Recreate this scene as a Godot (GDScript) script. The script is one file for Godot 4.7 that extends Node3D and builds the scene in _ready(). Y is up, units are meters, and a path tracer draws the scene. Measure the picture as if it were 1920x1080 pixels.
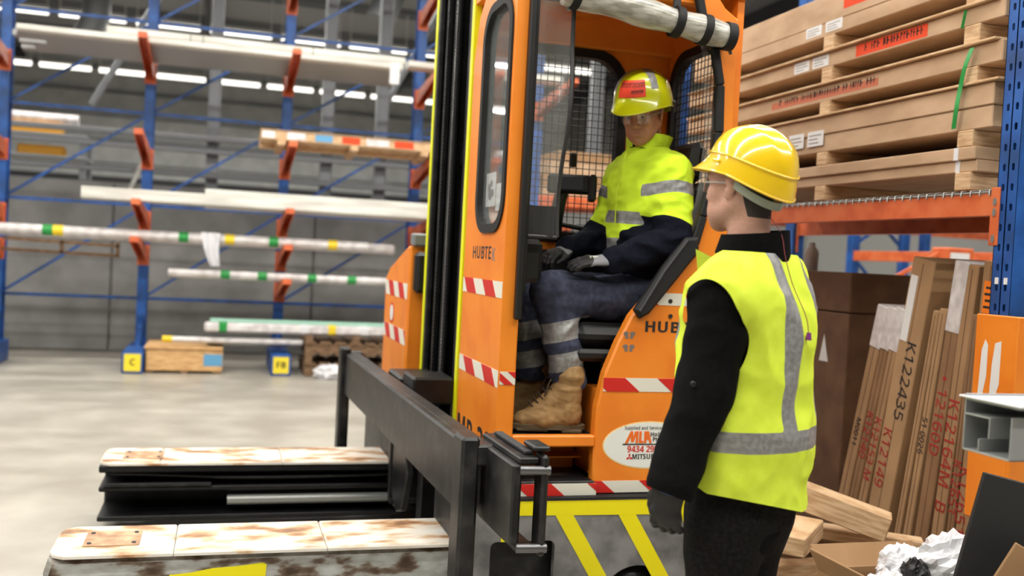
extends Node3D
# A warehouse aisle: a side-loading forklift with a seated driver, a colleague in a hi-vis vest,
# a cantilever rack of long stock behind and a pallet rack of flat cartons beside them.

var M := {}
var counts := {}
var rng := RandomNumberGenerator.new()
var sans: SystemFont
var sans_bold: SystemFont


func _ready() -> void:
	rng.seed = 7
	# ---- camera
	var cam := Camera3D.new()
	cam.name = "camera"
	cam.fov = 32.58
	cam.position = Vector3(0, 1.45, 0)
	cam.rotation_order = EULER_ORDER_YXZ
	cam.rotation_degrees = Vector3(-1.7, -16.5, 3.0)
	cam.near = 0.05
	cam.far = 200.0
	var lens := CameraAttributesPhysical.new()
	lens.frustum_focal_length = 41.06
	lens.exposure_aperture = 2.3
	lens.frustum_focus_distance = 3.25
	cam.attributes = lens
	add_child(cam)
	cam.current = true
	# ---- sky seen through the open roller door behind the camera
	var we := WorldEnvironment.new()
	we.name = "surroundings"
	var env := Environment.new()
	env.background_mode = Environment.BG_SKY
	var sky := Sky.new()
	var sm := ProceduralSkyMaterial.new()
	sm.sky_top_color = Color(0.62, 0.74, 0.9)
	sm.sky_horizon_color = Color(0.86, 0.9, 0.94)
	sm.ground_bottom_color = Color(0.45, 0.44, 0.42)
	sm.ground_horizon_color = Color(0.62, 0.62, 0.6)
	sky.sky_material = sm
	env.sky = sky
	env.background_energy_multiplier = SKY_ENERGY
	env.tonemap_mode = Environment.TONE_MAPPER_LINEAR
	env.tonemap_exposure = EXPOSURE
	env.sdfgi_enabled = true
	env.ssao_enabled = true
	env.ssil_enabled = true
	we.environment = env
	add_child(we)
	# ---- the long runs of strip lights under the roof (fittings are built in build_lights)
	for row in LIGHT_ROWS:
		for k in 2:
			var al := AreaLight3D.new()
			al.name = "strip_row"
			al.area_size = Vector2(8.4, 0.14)
			al.light_energy = ROW_ENERGY
			al.light_color = Color(1.0, 0.985, 0.95)
			al.shadow_enabled = true
			al.set("area_range", 40.0)
			al.position = Vector3(-4.3 + k * 8.5, row[1] - 0.135, row[0])
			al.rotation_degrees = Vector3(-90, 0, 0)
			add_child(al, true)
	make_materials()
	build_setting()
	build_lights()
	build_forklift()
	build_right_rack()
	build_left_rack()
	build_floor_clutter()
	build_far_racks()
	build_driver()
	build_bystander()


const SKY_ENERGY := 1.0
const EXPOSURE := 1.1
const ROW_ENERGY := 29.0
const LIGHT_ROWS := [[-27.5, 5.8], [-21.0, 5.8], [-14.5, 5.8], [-9.0, 5.8], [-5.6, 5.8], [-2.2, 5.8], [0.9, 5.8]]


# ------------------------------------------------------------------ helpers
func numbered(called: String) -> String:
	var n: int = counts.get(called, 0)
	counts[called] = n + 1
	return called if n == 0 else "%s_%03d" % [called, n]


func tag(o: Node3D, label: String, category := "", group := "", kind := "") -> Node3D:
	if label:
		o.set_meta("label", label)
	if category:
		o.set_meta("category", category)
	if group:
		o.set_meta("group", group)
	if kind:
		o.set_meta("kind", kind)
	return o


# a thing at its base; shapes of its parts are given in world metres when in_world is set
func thing(called: String, label: String, category: String, at: Vector3, group := "", in_world := true) -> Node3D:
	var o := Node3D.new()
	o.name = numbered(called)
	o.position = at
	o.set_meta("in_world", in_world)
	add_child(o)
	return tag(o, label, category, group)


func mesh_node(called: String, mesh: Mesh, m: Material, parent: Node) -> MeshInstance3D:
	var o := MeshInstance3D.new()
	o.name = called if parent != self else numbered(called)
	o.mesh = mesh
	if m:
		o.material_override = m
	parent.add_child(o, true)
	if parent.has_meta("in_world") and parent.get_meta("in_world"):
		o.transform = (parent as Node3D).transform.affine_inverse()
	return o


func obj(called: String, st: SurfaceTool, m: Material, parent: Node = self) -> MeshInstance3D:
	return mesh_node(called, st.commit(), m, parent)


func struct(called: String, st: SurfaceTool, m: Material, parent: Node = self) -> MeshInstance3D:
	var o := obj(called, st, m, parent)
	if parent == self:
		o.set_meta("kind", "structure")
	return o


func mb() -> SurfaceTool:
	var st := SurfaceTool.new()
	st.begin(Mesh.PRIMITIVE_TRIANGLES)
	return st


func tri(st: SurfaceTool, a: Vector3, b: Vector3, c: Vector3, n: Vector3) -> void:
	if (b - a).cross(c - a).dot(n) > 0.0:
		var t := b
		b = c
		c = t
	for v in [a, b, c]:
		st.set_normal(n)
		st.add_vertex(v)


func quad(st: SurfaceTool, a: Vector3, b: Vector3, c: Vector3, d: Vector3, hint: Vector3) -> void:
	var n := (c - a).cross(d - b)
	if n.length_squared() < 1e-16:
		return
	n = n.normalized()
	if n.dot(hint) < 0.0:
		n = -n
	tri(st, a, b, c, n)
	tri(st, a, c, d, n)


func smooth_tri(st: SurfaceTool, a: Vector3, b: Vector3, c: Vector3, na: Vector3, nb: Vector3, nc: Vector3) -> void:
	if (b - a).cross(c - a).dot(na + nb + nc) > 0.0:
		var t := b
		b = c
		c = t
		t = nb
		nb = nc
		nc = t
	st.set_normal(na)
	st.add_vertex(a)
	st.set_normal(nb)
	st.add_vertex(b)
	st.set_normal(nc)
	st.add_vertex(c)


# a box with chamfered edges
func bx(st: SurfaceTool, c: Vector3, s: Vector3, bev := 0.0, b := Basis.IDENTITY) -> void:
	var h := s * 0.5
	bev = minf(bev, minf(h.x, minf(h.y, h.z)) * 0.9)
	var ax := [b.x, b.y, b.z]
	var hh := [h.x, h.y, h.z]
	for i in 3:
		var j := (i + 1) % 3
		var k := (i + 2) % 3
		for sg in [-1.0, 1.0]:
			var o: Vector3 = c + ax[i] * (hh[i] * sg)
			var u: Vector3 = ax[j] * (hh[j] - bev)
			var v: Vector3 = ax[k] * (hh[k] - bev)
			quad(st, o - u - v, o + u - v, o + u + v, o - u + v, ax[i] * sg)
	if bev <= 0.0:
		return
	for i in 3:
		var j := (i + 1) % 3
		var k := (i + 2) % 3
		for s1 in [-1.0, 1.0]:
			for s2 in [-1.0, 1.0]:
				var p: Vector3 = c + ax[j] * (hh[j] * s1) + ax[k] * ((hh[k] - bev) * s2)
				var q: Vector3 = c + ax[j] * ((hh[j] - bev) * s1) + ax[k] * (hh[k] * s2)
				var e: Vector3 = ax[i] * (hh[i] - bev)
				quad(st, p - e, p + e, q + e, q - e, ax[j] * s1 + ax[k] * s2)
	for s0 in [-1.0, 1.0]:
		for s1 in [-1.0, 1.0]:
			for s2 in [-1.0, 1.0]:
				var x: Vector3 = ax[0] * s0
				var y: Vector3 = ax[1] * s1
				var z: Vector3 = ax[2] * s2
				var p0: Vector3 = c + x * hh[0] + y * (hh[1] - bev) + z * (hh[2] - bev)
				var p1: Vector3 = c + x * (hh[0] - bev) + y * hh[1] + z * (hh[2] - bev)
				var p2: Vector3 = c + x * (hh[0] - bev) + y * (hh[1] - bev) + z * hh[2]
				tri(st, p0, p1, p2, (x + y + z).normalized())


# a box given by two opposite corners
func bc(st: SurfaceTool, a: Vector3, b: Vector3, bev := 0.0) -> void:
	bx(st, (a + b) * 0.5, (b - a).abs(), bev)


# a bar of rectangular section between two points
func bar(st: SurfaceTool, a: Vector3, b: Vector3, w: float, h: float, bev := 0.0, up := Vector3.UP) -> void:
	var z := (b - a).normalized()
	var x := up.cross(z)
	if x.length() < 1e-4:
		x = Vector3.RIGHT.cross(z)
	x = x.normalized()
	bx(st, (a + b) * 0.5, Vector3(w, h, (b - a).length()), bev, Basis(x, z.cross(x), z))


func tube(st: SurfaceTool, pts: Array, r, sides := 10, caps := true) -> void:
	var n := pts.size()
	var t0: Vector3 = (pts[1] - pts[0]).normalized()
	var u := t0.cross(Vector3.UP if absf(t0.y) < 0.9 else Vector3.RIGHT).normalized()
	var rings := []
	var dirs := []
	for i in n:
		var t: Vector3 = ((pts[mini(i + 1, n - 1)] - pts[maxi(i - 1, 0)]) as Vector3).normalized()
		u = (u - t * u.dot(t)).normalized()
		var v := t.cross(u)
		var rad: float = r[i] if r is Array else r
		var ring := []
		var dr := []
		for k in sides:
			var a := TAU * k / sides
			var d := u * cos(a) + v * sin(a)
			dr.append(d)
			ring.append(pts[i] + d * rad)
		rings.append(ring)
		dirs.append(dr)
	for i in n - 1:
		for k in sides:
			var m := (k + 1) % sides
			smooth_tri(st, rings[i][k], rings[i + 1][k], rings[i + 1][m], dirs[i][k], dirs[i + 1][k], dirs[i + 1][m])
			smooth_tri(st, rings[i][k], rings[i + 1][m], rings[i][m], dirs[i][k], dirs[i + 1][m], dirs[i][m])
	if caps:
		for e in [0, n - 1]:
			var nn: Vector3 = -t0 if e == 0 else ((pts[n - 1] - pts[n - 2]) as Vector3).normalized()
			for k in sides:
				tri(st, pts[e], rings[e][k], rings[e][(k + 1) % sides], nn)


func smooth_path(pts: Array, steps := 6) -> Array:
	var out := []
	var n := pts.size()
	for i in n - 1:
		var a: Vector3 = pts[maxi(i - 1, 0)]
		var b: Vector3 = pts[i]
		var c: Vector3 = pts[i + 1]
		var d: Vector3 = pts[mini(i + 2, n - 1)]
		for k in steps:
			out.append(b.cubic_interpolate(c, a, d, float(k) / steps))
	out.append(pts[n - 1])
	return out


func lathe(st: SurfaceTool, prof: Array, xf: Transform3D, segs := 20) -> void:
	var nr := []
	for i in prof.size():
		var a: Vector2 = prof[maxi(i - 1, 0)]
		var b: Vector2 = prof[mini(i + 1, prof.size() - 1)]
		var d := (b - a).normalized()
		nr.append(Vector2(d.y, -d.x))
	for i in prof.size() - 1:
		for k in segs:
			var q := []
			for e in [[i, k], [i + 1, k], [i + 1, k + 1], [i, k + 1]]:
				var an: float = TAU * e[1] / segs
				var p: Vector2 = prof[e[0]]
				var m: Vector2 = nr[e[0]]
				q.append([xf * Vector3(p.x * cos(an), p.y, p.x * sin(an)), xf.basis * Vector3(m.x * cos(an), m.y, m.x * sin(an))])
			smooth_tri(st, q[0][0], q[1][0], q[2][0], q[0][1], q[1][1], q[2][1])
			smooth_tri(st, q[0][0], q[2][0], q[3][0], q[0][1], q[2][1], q[3][1])


# extrudes a polygon of the local xy plane along local z from 0 to depth, edges chamfered on the far face
func prism(st: SurfaceTool, poly_in: PackedVector2Array, depth: float, xf: Transform3D, bev := 0.0) -> void:
	var poly := poly_in.duplicate()
	if Geometry2D.is_polygon_clockwise(poly):
		poly.reverse()
	var n := poly.size()
	var inset := PackedVector2Array()
	for i in n:
		var e0 := (poly[i] - poly[(i + n - 1) % n]).normalized()
		var e1 := (poly[(i + 1) % n] - poly[i]).normalized()
		var nn := (Vector2(-e0.y, e0.x) + Vector2(-e1.y, e1.x))
		var l := nn.length()
		nn = nn / l if l > 1e-5 else Vector2(-e0.y, e0.x)
		inset.append(poly[i] + nn * bev / maxf(0.5, l * 0.5))
	var f := func(p: Vector2, z: float) -> Vector3: return xf * Vector3(p.x, p.y, z)
	var nz := xf.basis.z.normalized()
	var idx := Geometry2D.triangulate_polygon(poly)
	var top := inset if bev > 0.0 else poly
	for t in range(0, idx.size(), 3):
		tri(st, f.call(poly[idx[t]], 0.0), f.call(poly[idx[t + 1]], 0.0), f.call(poly[idx[t + 2]], 0.0), -nz)
		tri(st, f.call(top[idx[t]], depth), f.call(top[idx[t + 1]], depth), f.call(top[idx[t + 2]], depth), nz)
	for i in n:
		var j := (i + 1) % n
		var e := (poly[j] - poly[i])
		var hint := xf.basis * Vector3(e.y, -e.x, 0)
		quad(st, f.call(poly[i], 0.0), f.call(poly[j], 0.0), f.call(poly[j], depth - bev), f.call(poly[i], depth - bev), hint)
		if bev > 0.0:
			quad(st, f.call(poly[i], depth - bev), f.call(poly[j], depth - bev), f.call(inset[j], depth), f.call(inset[i], depth), hint.normalized() + nz)


# a sheet with holes, extruded: cut at the middle of each hole so that every piece is a plain polygon
func sheet(st: SurfaceTool, outer: PackedVector2Array, holes: Array, depth: float, xf: Transform3D) -> void:
	var cuts := [-1000.0]
	for h in holes:
		var c := Vector2.ZERO
		for p in h:
			c += p
		cuts.append(c.x / h.size())
	cuts.append(1000.0)
	cuts.sort()
	for i in cuts.size() - 1:
		if cuts[i + 1] - cuts[i] < 1e-4:
			continue
		var strip := PackedVector2Array([Vector2(cuts[i], -100), Vector2(cuts[i + 1], -100), Vector2(cuts[i + 1], 100), Vector2(cuts[i], 100)])
		var pieces := Geometry2D.intersect_polygons(outer, strip)
		for h in holes:
			var next: Array[PackedVector2Array] = []
			for p in pieces:
				next.append_array(Geometry2D.clip_polygons(p, h))
			pieces = next
		for p in pieces:
			if p.size() >= 3:
				prism(st, p, depth, xf)


func rrect(x0: float, y0: float, x1: float, y1: float, r: float, n := 6) -> PackedVector2Array:
	var p := PackedVector2Array()
	for c in [[x1 - r, y1 - r, 0.0], [x0 + r, y1 - r, 0.25], [x0 + r, y0 + r, 0.5], [x1 - r, y0 + r, 0.75]]:
		for k in n + 1:
			var a: float = TAU * (c[2] + 0.25 * k / n)
			p.append(Vector2(c[0] + r * cos(a), c[1] + r * sin(a)))
	return p


func ellipse(cx: float, cy: float, rx: float, ry: float, n := 28) -> PackedVector2Array:
	var p := PackedVector2Array()
	for k in n:
		p.append(Vector2(cx + rx * cos(TAU * k / n), cy + ry * sin(TAU * k / n)))
	return p


func grown(poly: PackedVector2Array, by: float) -> PackedVector2Array:
	return Geometry2D.offset_polygon(poly, by, Geometry2D.JOIN_ROUND)[0]


func ring_sheet(st: SurfaceTool, inner: PackedVector2Array, by: float, depth: float, xf: Transform3D) -> void:
	sheet(st, grown(inner, by), [inner], depth, xf)


func on_xy(z: float) -> Transform3D:  # faces +z; polygon in (x, y)
	return Transform3D(Basis.IDENTITY, Vector3(0, 0, z))


func on_zy(x: float) -> Transform3D:  # faces -x; polygon in (z, y)
	return Transform3D(Basis(Vector3(0, 0, 1), Vector3(0, 1, 0), Vector3(-1, 0, 0)), Vector3(x, 0, 0))


func on_xz(y: float) -> Transform3D:  # faces up; polygon in (x, -z)
	return Transform3D(Basis(Vector3(1, 0, 0), Vector3(0, 0, -1), Vector3(0, 1, 0)), Vector3(0, y, 0))


func lettering(words: String, height: float, m: Material, parent: Node, xf: Transform3D, bold := false, stretch := 1.0, align := HORIZONTAL_ALIGNMENT_CENTER) -> MeshInstance3D:
	var t := TextMesh.new()
	t.text = words
	t.font = sans_bold if bold else sans
	t.font_size = 64
	t.pixel_size = height / 46.0
	t.depth = 0.0015
	t.curve_step = 2.0
	t.horizontal_alignment = align
	t.vertical_alignment = VERTICAL_ALIGNMENT_CENTER
	var o := mesh_node("lettering", t, m, parent)
	o.transform = o.transform * xf * Transform3D(Basis.from_scale(Vector3(stretch, 1, 1)))
	return o


func dup(root: Node3D, xf: Transform3D, label := "") -> Node3D:
	var r: Node3D = root.duplicate()
	var base := str(root.name)
	var cut := base.rfind("_")
	if cut > 0 and base.substr(cut + 1).is_valid_int():
		base = base.substr(0, cut)
	r.name = numbered(base)
	add_child(r)
	r.transform = xf
	if label:
		r.set_meta("label", label)
	return r


# ------------------------------------------------------------------ materials
func plain(key: String, c: Color, rough := 0.6, metal := 0.0) -> StandardMaterial3D:
	var m := StandardMaterial3D.new()
	m.resource_name = key
	m.albedo_color = c
	m.roughness = rough
	m.metallic = metal
	M[key] = m
	return m


func noise_texture(freq: float, stops: Array, octaves := 4, seed_ := 1, size := 512, stretch := false) -> NoiseTexture2D:
	var n := FastNoiseLite.new()
	n.noise_type = FastNoiseLite.TYPE_SIMPLEX_SMOOTH
	n.seed = seed_
	n.frequency = freq
	n.fractal_octaves = octaves
	var t := NoiseTexture2D.new()
	t.width = size
	t.height = size
	t.seamless = true
	t.noise = n
	var g := Gradient.new()
	var offs := PackedFloat32Array()
	var cols := PackedColorArray()
	for s in stops:
		offs.append(s[0])
		cols.append(s[1])
	g.offsets = offs
	g.colors = cols
	t.color_ramp = g
	return t


# a mottled surface: texture repeats every 1/scale metres, mapped on the thing itself
func mottled(key: String, stops: Array, rough: float, metal := 0.0, freq := 0.01, scale := Vector3.ONE, octaves := 4, relief := 0.0, seed_ := 1) -> StandardMaterial3D:
	var m := plain(key, Color.WHITE, rough, metal)
	m.albedo_texture = noise_texture(freq, stops, octaves, seed_)
	m.uv1_triplanar = true
	m.uv1_scale = scale
	if relief > 0.0:
		m.heightmap_enabled = true
		m.heightmap_scale = relief
		m.heightmap_texture = noise_texture(freq * 2.0, [[0.0, Color.BLACK], [1.0, Color.WHITE]], octaves, seed_ + 9)
	return m


func make_materials() -> void:
	sans = SystemFont.new()
	sans.font_names = PackedStringArray(["Droid Sans"])
	sans_bold = SystemFont.new()
	sans_bold.font_names = PackedStringArray(["Droid Sans"])
	sans_bold.font_weight = 700
	mottled("concrete_floor", [[0.2, Color(0.6, 0.58, 0.54)], [0.5, Color(0.64, 0.62, 0.58)], [0.8, Color(0.68, 0.66, 0.62)]], 0.3, 0.0, 0.008, Vector3.ONE * 0.35, 5)
	M.concrete_floor.roughness_texture = noise_texture(0.012, [[0.2, Color(0.82, 0.82, 0.82)], [0.8, Color(1, 1, 1)]], 4, 5)
	M.concrete_floor.roughness = 0.46
	mottled("concrete_wall", [[0.2, Color(0.49, 0.49, 0.48)], [0.5, Color(0.53, 0.53, 0.52)], [0.85, Color(0.57, 0.57, 0.56)]], 0.9, 0.0, 0.01, Vector3.ONE * 0.3, 5)
	mottled("cladding", [[0.3, Color(0.72, 0.73, 0.73)], [0.7, Color(0.77, 0.78, 0.78)]], 0.6, 0.1, 0.01, Vector3.ONE * 0.3, 3)
	plain("roof_sheet", Color(0.58, 0.58, 0.59), 0.6, 0.2)
	plain("dark_steel", Color(0.25, 0.25, 0.26), 0.6, 0.4)
	plain("grey_steel", Color(0.5, 0.51, 0.52), 0.5, 0.4)
	plain("white_wall", Color(0.6, 0.6, 0.59), 0.8)
	plain("white_enamel", Color(0.85, 0.85, 0.84), 0.5)
	mottled("orange_paint", [[0.15, Color(0.88, 0.48, 0.12)], [0.5, Color(0.91, 0.52, 0.14)], [0.85, Color(0.92, 0.54, 0.16)]], 0.42, 0.0, 0.006, Vector3.ONE * 0.9, 5)
	mottled("rack_orange", [[0.2, Color(0.74, 0.33, 0.17)], [0.5, Color(0.8, 0.39, 0.21)], [0.8, Color(0.83, 0.44, 0.26)]], 0.45, 0.0, 0.01, Vector3.ONE, 4)
	mottled("rack_blue", [[0.15, Color(0.1, 0.26, 0.47)], [0.5, Color(0.1, 0.3, 0.58)], [0.85, Color(0.14, 0.36, 0.66)]], 0.42, 0.0, 0.01, Vector3.ONE * 0.8, 5)
	mottled("black_steel", [[0.2, Color(0.1, 0.1, 0.105)], [0.6, Color(0.16, 0.16, 0.165)], [0.9, Color(0.24, 0.235, 0.23)]], 0.42, 0.35, 0.01, Vector3.ONE * 1.5, 5)
	mottled("mast_steel", [[0.2, Color(0.05, 0.05, 0.055)], [0.7, Color(0.1, 0.1, 0.11)]], 0.4, 0.3, 0.01, Vector3.ONE * 1.5, 4)
	plain("bare_steel", Color(0.45, 0.45, 0.46), 0.35, 0.8)
	plain("black_rubber", Color(0.045, 0.045, 0.05), 0.7)
	plain("black_plastic", Color(0.06, 0.06, 0.065), 0.45)
	plain("yellow_edge", Color(0.88, 0.9, 0.05), 0.45)
	plain("yellow_paint", Color(0.93, 0.88, 0.02), 0.45)
	mottled("chassis_grey", [[0.15, Color(0.38, 0.38, 0.385)], [0.5, Color(0.5, 0.5, 0.5)], [0.85, Color(0.55, 0.55, 0.555)]], 0.5, 0.1, 0.008, Vector3.ONE * 1.2, 5)
	mottled("worn_plate", [[0.12, Color(0.5, 0.37, 0.27)], [0.27, Color(0.68, 0.5, 0.35)], [0.4, Color(0.8, 0.69, 0.57)], [0.54, Color(0.86, 0.82, 0.77)], [0.85, Color(0.89, 0.88, 0.85)]], 0.5, 0.0, 0.008, Vector3(0.8, 1.2, 1.6), 6, 0.0, 21)
	mottled("worn_side", [[0.18, Color(0.26, 0.19, 0.14)], [0.36, Color(0.42, 0.36, 0.31)], [0.5, Color(0.62, 0.62, 0.6)], [0.8, Color(0.72, 0.73, 0.73)]], 0.55, 0.0, 0.012, Vector3(0.8, 2.0, 0.8), 6, 0.0, 4)
	plain("tape_red", Color(0.78, 0.13, 0.1), 0.5)
	plain("tape_white", Color(0.86, 0.85, 0.8), 0.5)
	plain("decal_white", Color(0.88, 0.89, 0.87), 0.4)
	plain("decal_dark", Color(0.16, 0.14, 0.13), 0.5)
	plain("decal_orange", Color(0.9, 0.42, 0.12), 0.5)
	plain("decal_red", Color(0.78, 0.16, 0.12), 0.5)
	plain("decal_grey", Color(0.46, 0.42, 0.4), 0.6)
	var g := plain("glass", Color(0.8, 0.84, 0.84, 0.1), 0.03)
	g.transparency = BaseMaterial3D.TRANSPARENCY_ALPHA
	var v := plain("clear_vinyl", Color(0.75, 0.76, 0.74, 0.16), 0.12)
	v.transparency = BaseMaterial3D.TRANSPARENCY_ALPHA
	var tg := plain("tinted_glass", Color(0.1, 0.11, 0.12, 0.6), 0.06)
	tg.transparency = BaseMaterial3D.TRANSPARENCY_ALPHA
	mottled("rolled_vinyl", [[0.25, Color(0.5, 0.49, 0.44)], [0.5, Color(0.68, 0.67, 0.63)], [0.8, Color(0.8, 0.8, 0.78)]], 0.14, 0.0, 0.01, Vector3(1.5, 6, 6), 4)
	M.rolled_vinyl.clearcoat_enabled = true
	mottled("timber", [[0.2, Color(0.71, 0.57, 0.42)], [0.5, Color(0.78, 0.65, 0.5)], [0.8, Color(0.83, 0.71, 0.57)]], 0.75, 0.0, 0.012, Vector3(1.2, 9, 1.2), 4)
	mottled("timber_z", [[0.2, Color(0.71, 0.57, 0.42)], [0.5, Color(0.78, 0.65, 0.5)], [0.8, Color(0.83, 0.71, 0.57)]], 0.75, 0.0, 0.012, Vector3(9, 9, 1.0), 4)
	mottled("old_timber", [[0.2, Color(0.36, 0.27, 0.19)], [0.5, Color(0.47, 0.36, 0.26)], [0.8, Color(0.56, 0.45, 0.34)]], 0.8, 0.0, 0.012, Vector3(1.2, 9, 9), 4)
	mottled("carton", [[0.2, Color(0.69, 0.57, 0.45)], [0.5, Color(0.73, 0.61, 0.49)], [0.8, Color(0.76, 0.64, 0.52)]], 0.8, 0.0, 0.008, Vector3(1.5, 1.5, 0.6), 4)
	mottled("kraft", [[0.2, Color(0.58, 0.45, 0.31)], [0.8, Color(0.64, 0.5, 0.36)]], 0.8, 0.0, 0.006, Vector3(1.2, 0.8, 1.2), 4)
	mottled("dark_kraft", [[0.2, Color(0.36, 0.25, 0.17)], [0.8, Color(0.43, 0.31, 0.21)]], 0.8, 0.0, 0.01, Vector3.ONE, 4)
	plain("paper", Color(0.86, 0.86, 0.86), 0.7)
	plain("print_dark", Color(0.14, 0.12, 0.11), 0.8)
	plain("print_red", Color(0.62, 0.16, 0.12), 0.8)
	plain("print_orange", Color(0.85, 0.27, 0.1), 0.8)
	mottled("white_profile", [[0.2, Color(0.74, 0.73, 0.7)], [0.8, Color(0.86, 0.86, 0.83)]], 0.4, 0.0, 0.006, Vector3(0.3, 3, 3), 3)
	plain("grey_profile", Color(0.62, 0.63, 0.63), 0.4, 0.3)
	mottled("wrap_white", [[0.2, Color(0.76, 0.74, 0.74)], [0.8, Color(0.89, 0.88, 0.88)]], 0.3, 0.0, 0.008, Vector3(1.5, 2, 3), 3)
	plain("wrap_green", Color(0.12, 0.55, 0.25), 0.4)
	plain("pale_green", Color(0.6, 0.78, 0.7), 0.45)
	plain("tape_yellow", Color(0.9, 0.78, 0.15), 0.45)
	plain("label_blue", Color(0.36, 0.6, 0.76), 0.6)
	plain("film_white", Color(0.86, 0.86, 0.88), 0.3)
	plain("black_sheet", Color(0.13, 0.13, 0.135), 0.6)
	plain("galvanised", Color(0.6, 0.61, 0.6), 0.4, 0.6)


# ------------------------------------------------------------------ the building
func build_setting() -> void:
	var st := mb()
	bc(st, Vector3(-14, -0.3, -34), Vector3(12, 0, 12))
	struct("floor", st, M.concrete_floor)
	st = mb()
	bc(st, Vector3(-14, 7.2, -34), Vector3(12, 7.5, 12))
	var roof := struct("ceiling", st, M.roof_sheet)
	for k in 14:  # purlins run along x
		st = mb()
		bc(st, Vector3(-14, 6.98, -33.0 + k * 3.2), Vector3(12, 7.2, -32.92 + k * 3.2))
		obj("purlin", st, M.grey_steel, roof)
	for row in LIGHT_ROWS:  # rails that carry the strip lights
		st = mb()
		bc(st, Vector3(-14, 6.5, row[0] - 0.03), Vector3(12, 6.55, row[0] + 0.03))
		obj("light_rail", st, M.grey_steel, roof)
	for x in [-11.7, -6.1, -0.5, 5.1, 10.7]:  # rafters run along z
		st = mb()
		bc(st, Vector3(x - 0.06, 6.55, -33.6), Vector3(x + 0.06, 6.98, 11.8))
		obj("rafter", st, M.dark_steel, roof)
	st = mb()
	bc(st, Vector3(-14.3, -0.3, -34), Vector3(-14, 7.5, 12))
	struct("wall_left", st, M.white_wall)
	st = mb()
	bc(st, Vector3(12, -0.3, -34), Vector3(12.3, 7.5, 12))
	struct("wall_right", st, M.white_wall)
	st = mb()
	bc(st, Vector3(-14, -0.3, -34.3), Vector3(12, 7.5, -34))
	var far := struct("wall_far", st, M.cladding)
	for k in 9:
		st = mb()
		bc(st, Vector3(-14, 0.8 + k * 0.75, -34), Vector3(12, 0.86 + k * 0.75, -33.88))
		obj("girt", st, M.grey_steel, far)
	st = mb()
	bc(st, Vector3(-14, 2.9, -34), Vector3(12, 3.4, -33.94))
	obj("dark_louvre_band", st, M.dark_steel, far)
	st = mb()
	bc(st, Vector3(-14, -0.3, 12), Vector3(12, 7.5, 12.3))
	struct("wall_rear", st, M.white_wall)
	# low concrete wall behind the cantilever rack, made of cast panels
	st = mb()
	bc(st, Vector3(-14, 0, -13.75), Vector3(8.8, 2.16, -13.55))
	var wall := struct("wall_back", st, M.concrete_wall)
	for k in 9:
		st = mb()
		bc(st, Vector3(-13.98 + k * 2.53, 0.01, -13.55), Vector3(-13.98 + k * 2.53 + 2.51, 2.15, -13.5), 0.012)
		obj("wall_panel", st, M.concrete_wall, wall)
	for y in [2.3, 2.62, 2.78]:
		st = mb()
		bc(st, Vector3(-14, y, -13.72), Vector3(8.8, y + 0.07, -13.62), 0.008)
		obj("rail", st, M.grey_steel, wall)
	for x in [-5.1, -3.3, -0.25, 1.25, 2.0, 3.05, 5.2, 7.4]:
		st = mb()
		bc(st, Vector3(x, 2.16, -14.0), Vector3(x + 0.16, 6.98, -13.8), 0.01)
		bc(st, Vector3(x - 0.06, 2.16, -14.06), Vector3(x + 0.22, 2.18, -13.74))
		obj("wall_post", st, M.grey_steel, wall)
	for d in [[-1.75, 3.2, -0.6, 5.4], [2.1, 3.4, 3.2, 5.6]]:
		st = mb()
		bar(st, Vector3(d[0], d[1], -14.3), Vector3(d[2], d[3], -14.3), 0.08, 0.08, 0.01)
		obj("wall_brace", st, M.grey_steel, wall)
	# ventilation ducts hanging under the roof beyond the wall
	for d in [[-2.55, 4.75, -19.0], [2.35, 5.3, -16.5]]:
		st = mb()
		tube(st, [Vector3(d[0], d[1], d[2]), Vector3(d[0] + 0.25, d[1] + 0.6, d[2]), Vector3(d[0] + 0.3, 6.5, d[2])], 0.24, 16)
		tag(obj("ventilation_duct", st, M.grey_steel), "grey round ventilation duct hanging from roof, %s" % ("above the leftmost rack bay" if d[0] < 0 else "beside the forklift mast"), "duct", "ventilation ducts")


func build_lights() -> void:
	var glow := plain("tube_glow", Color(0.95, 0.95, 0.93), 0.4)
	glow.emission_enabled = true
	glow.emission = Color(1.0, 0.985, 0.95)
	glow.emission_energy_multiplier = 2.2
	var st := mb()
	bc(st, Vector3(-0.61, -0.02, -0.08), Vector3(0.61, 0.05, 0.08), 0.01)
	bc(st, Vector3(-0.6, 0.05, -0.012), Vector3(-0.58, 0.698, 0.012))
	bc(st, Vector3(0.58, 0.05, -0.012), Vector3(0.6, 0.698, 0.012))
	var body := st.commit()
	st = mb()
	tube(st, [Vector3(-0.6, -0.05, 0), Vector3(0.6, -0.05, 0)], 0.07, 12)
	var tube_mesh := st.commit()
	var first: Node3D = null
	for row in LIGHT_ROWS:
		for k in 12:
			var at := Vector3(-8.2 + k * 1.4, row[1], row[0])
			var label: String = "white strip light batten of the far row under the dark roof" if row[0] < -24 else "white strip light batten in the long bright row above the cantilever rack" if row[0] < -18 else "white strip light batten hanging overhead above the aisle"
			if first == null:
				first = thing("strip_light", label, "light", at, "rows of strip lights", false)
				mesh_node("housing", body, M.white_enamel, first)
				mesh_node("tube", tube_mesh, glow, first)
			else:
				dup(first, Transform3D(Basis.IDENTITY, at), label)


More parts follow.
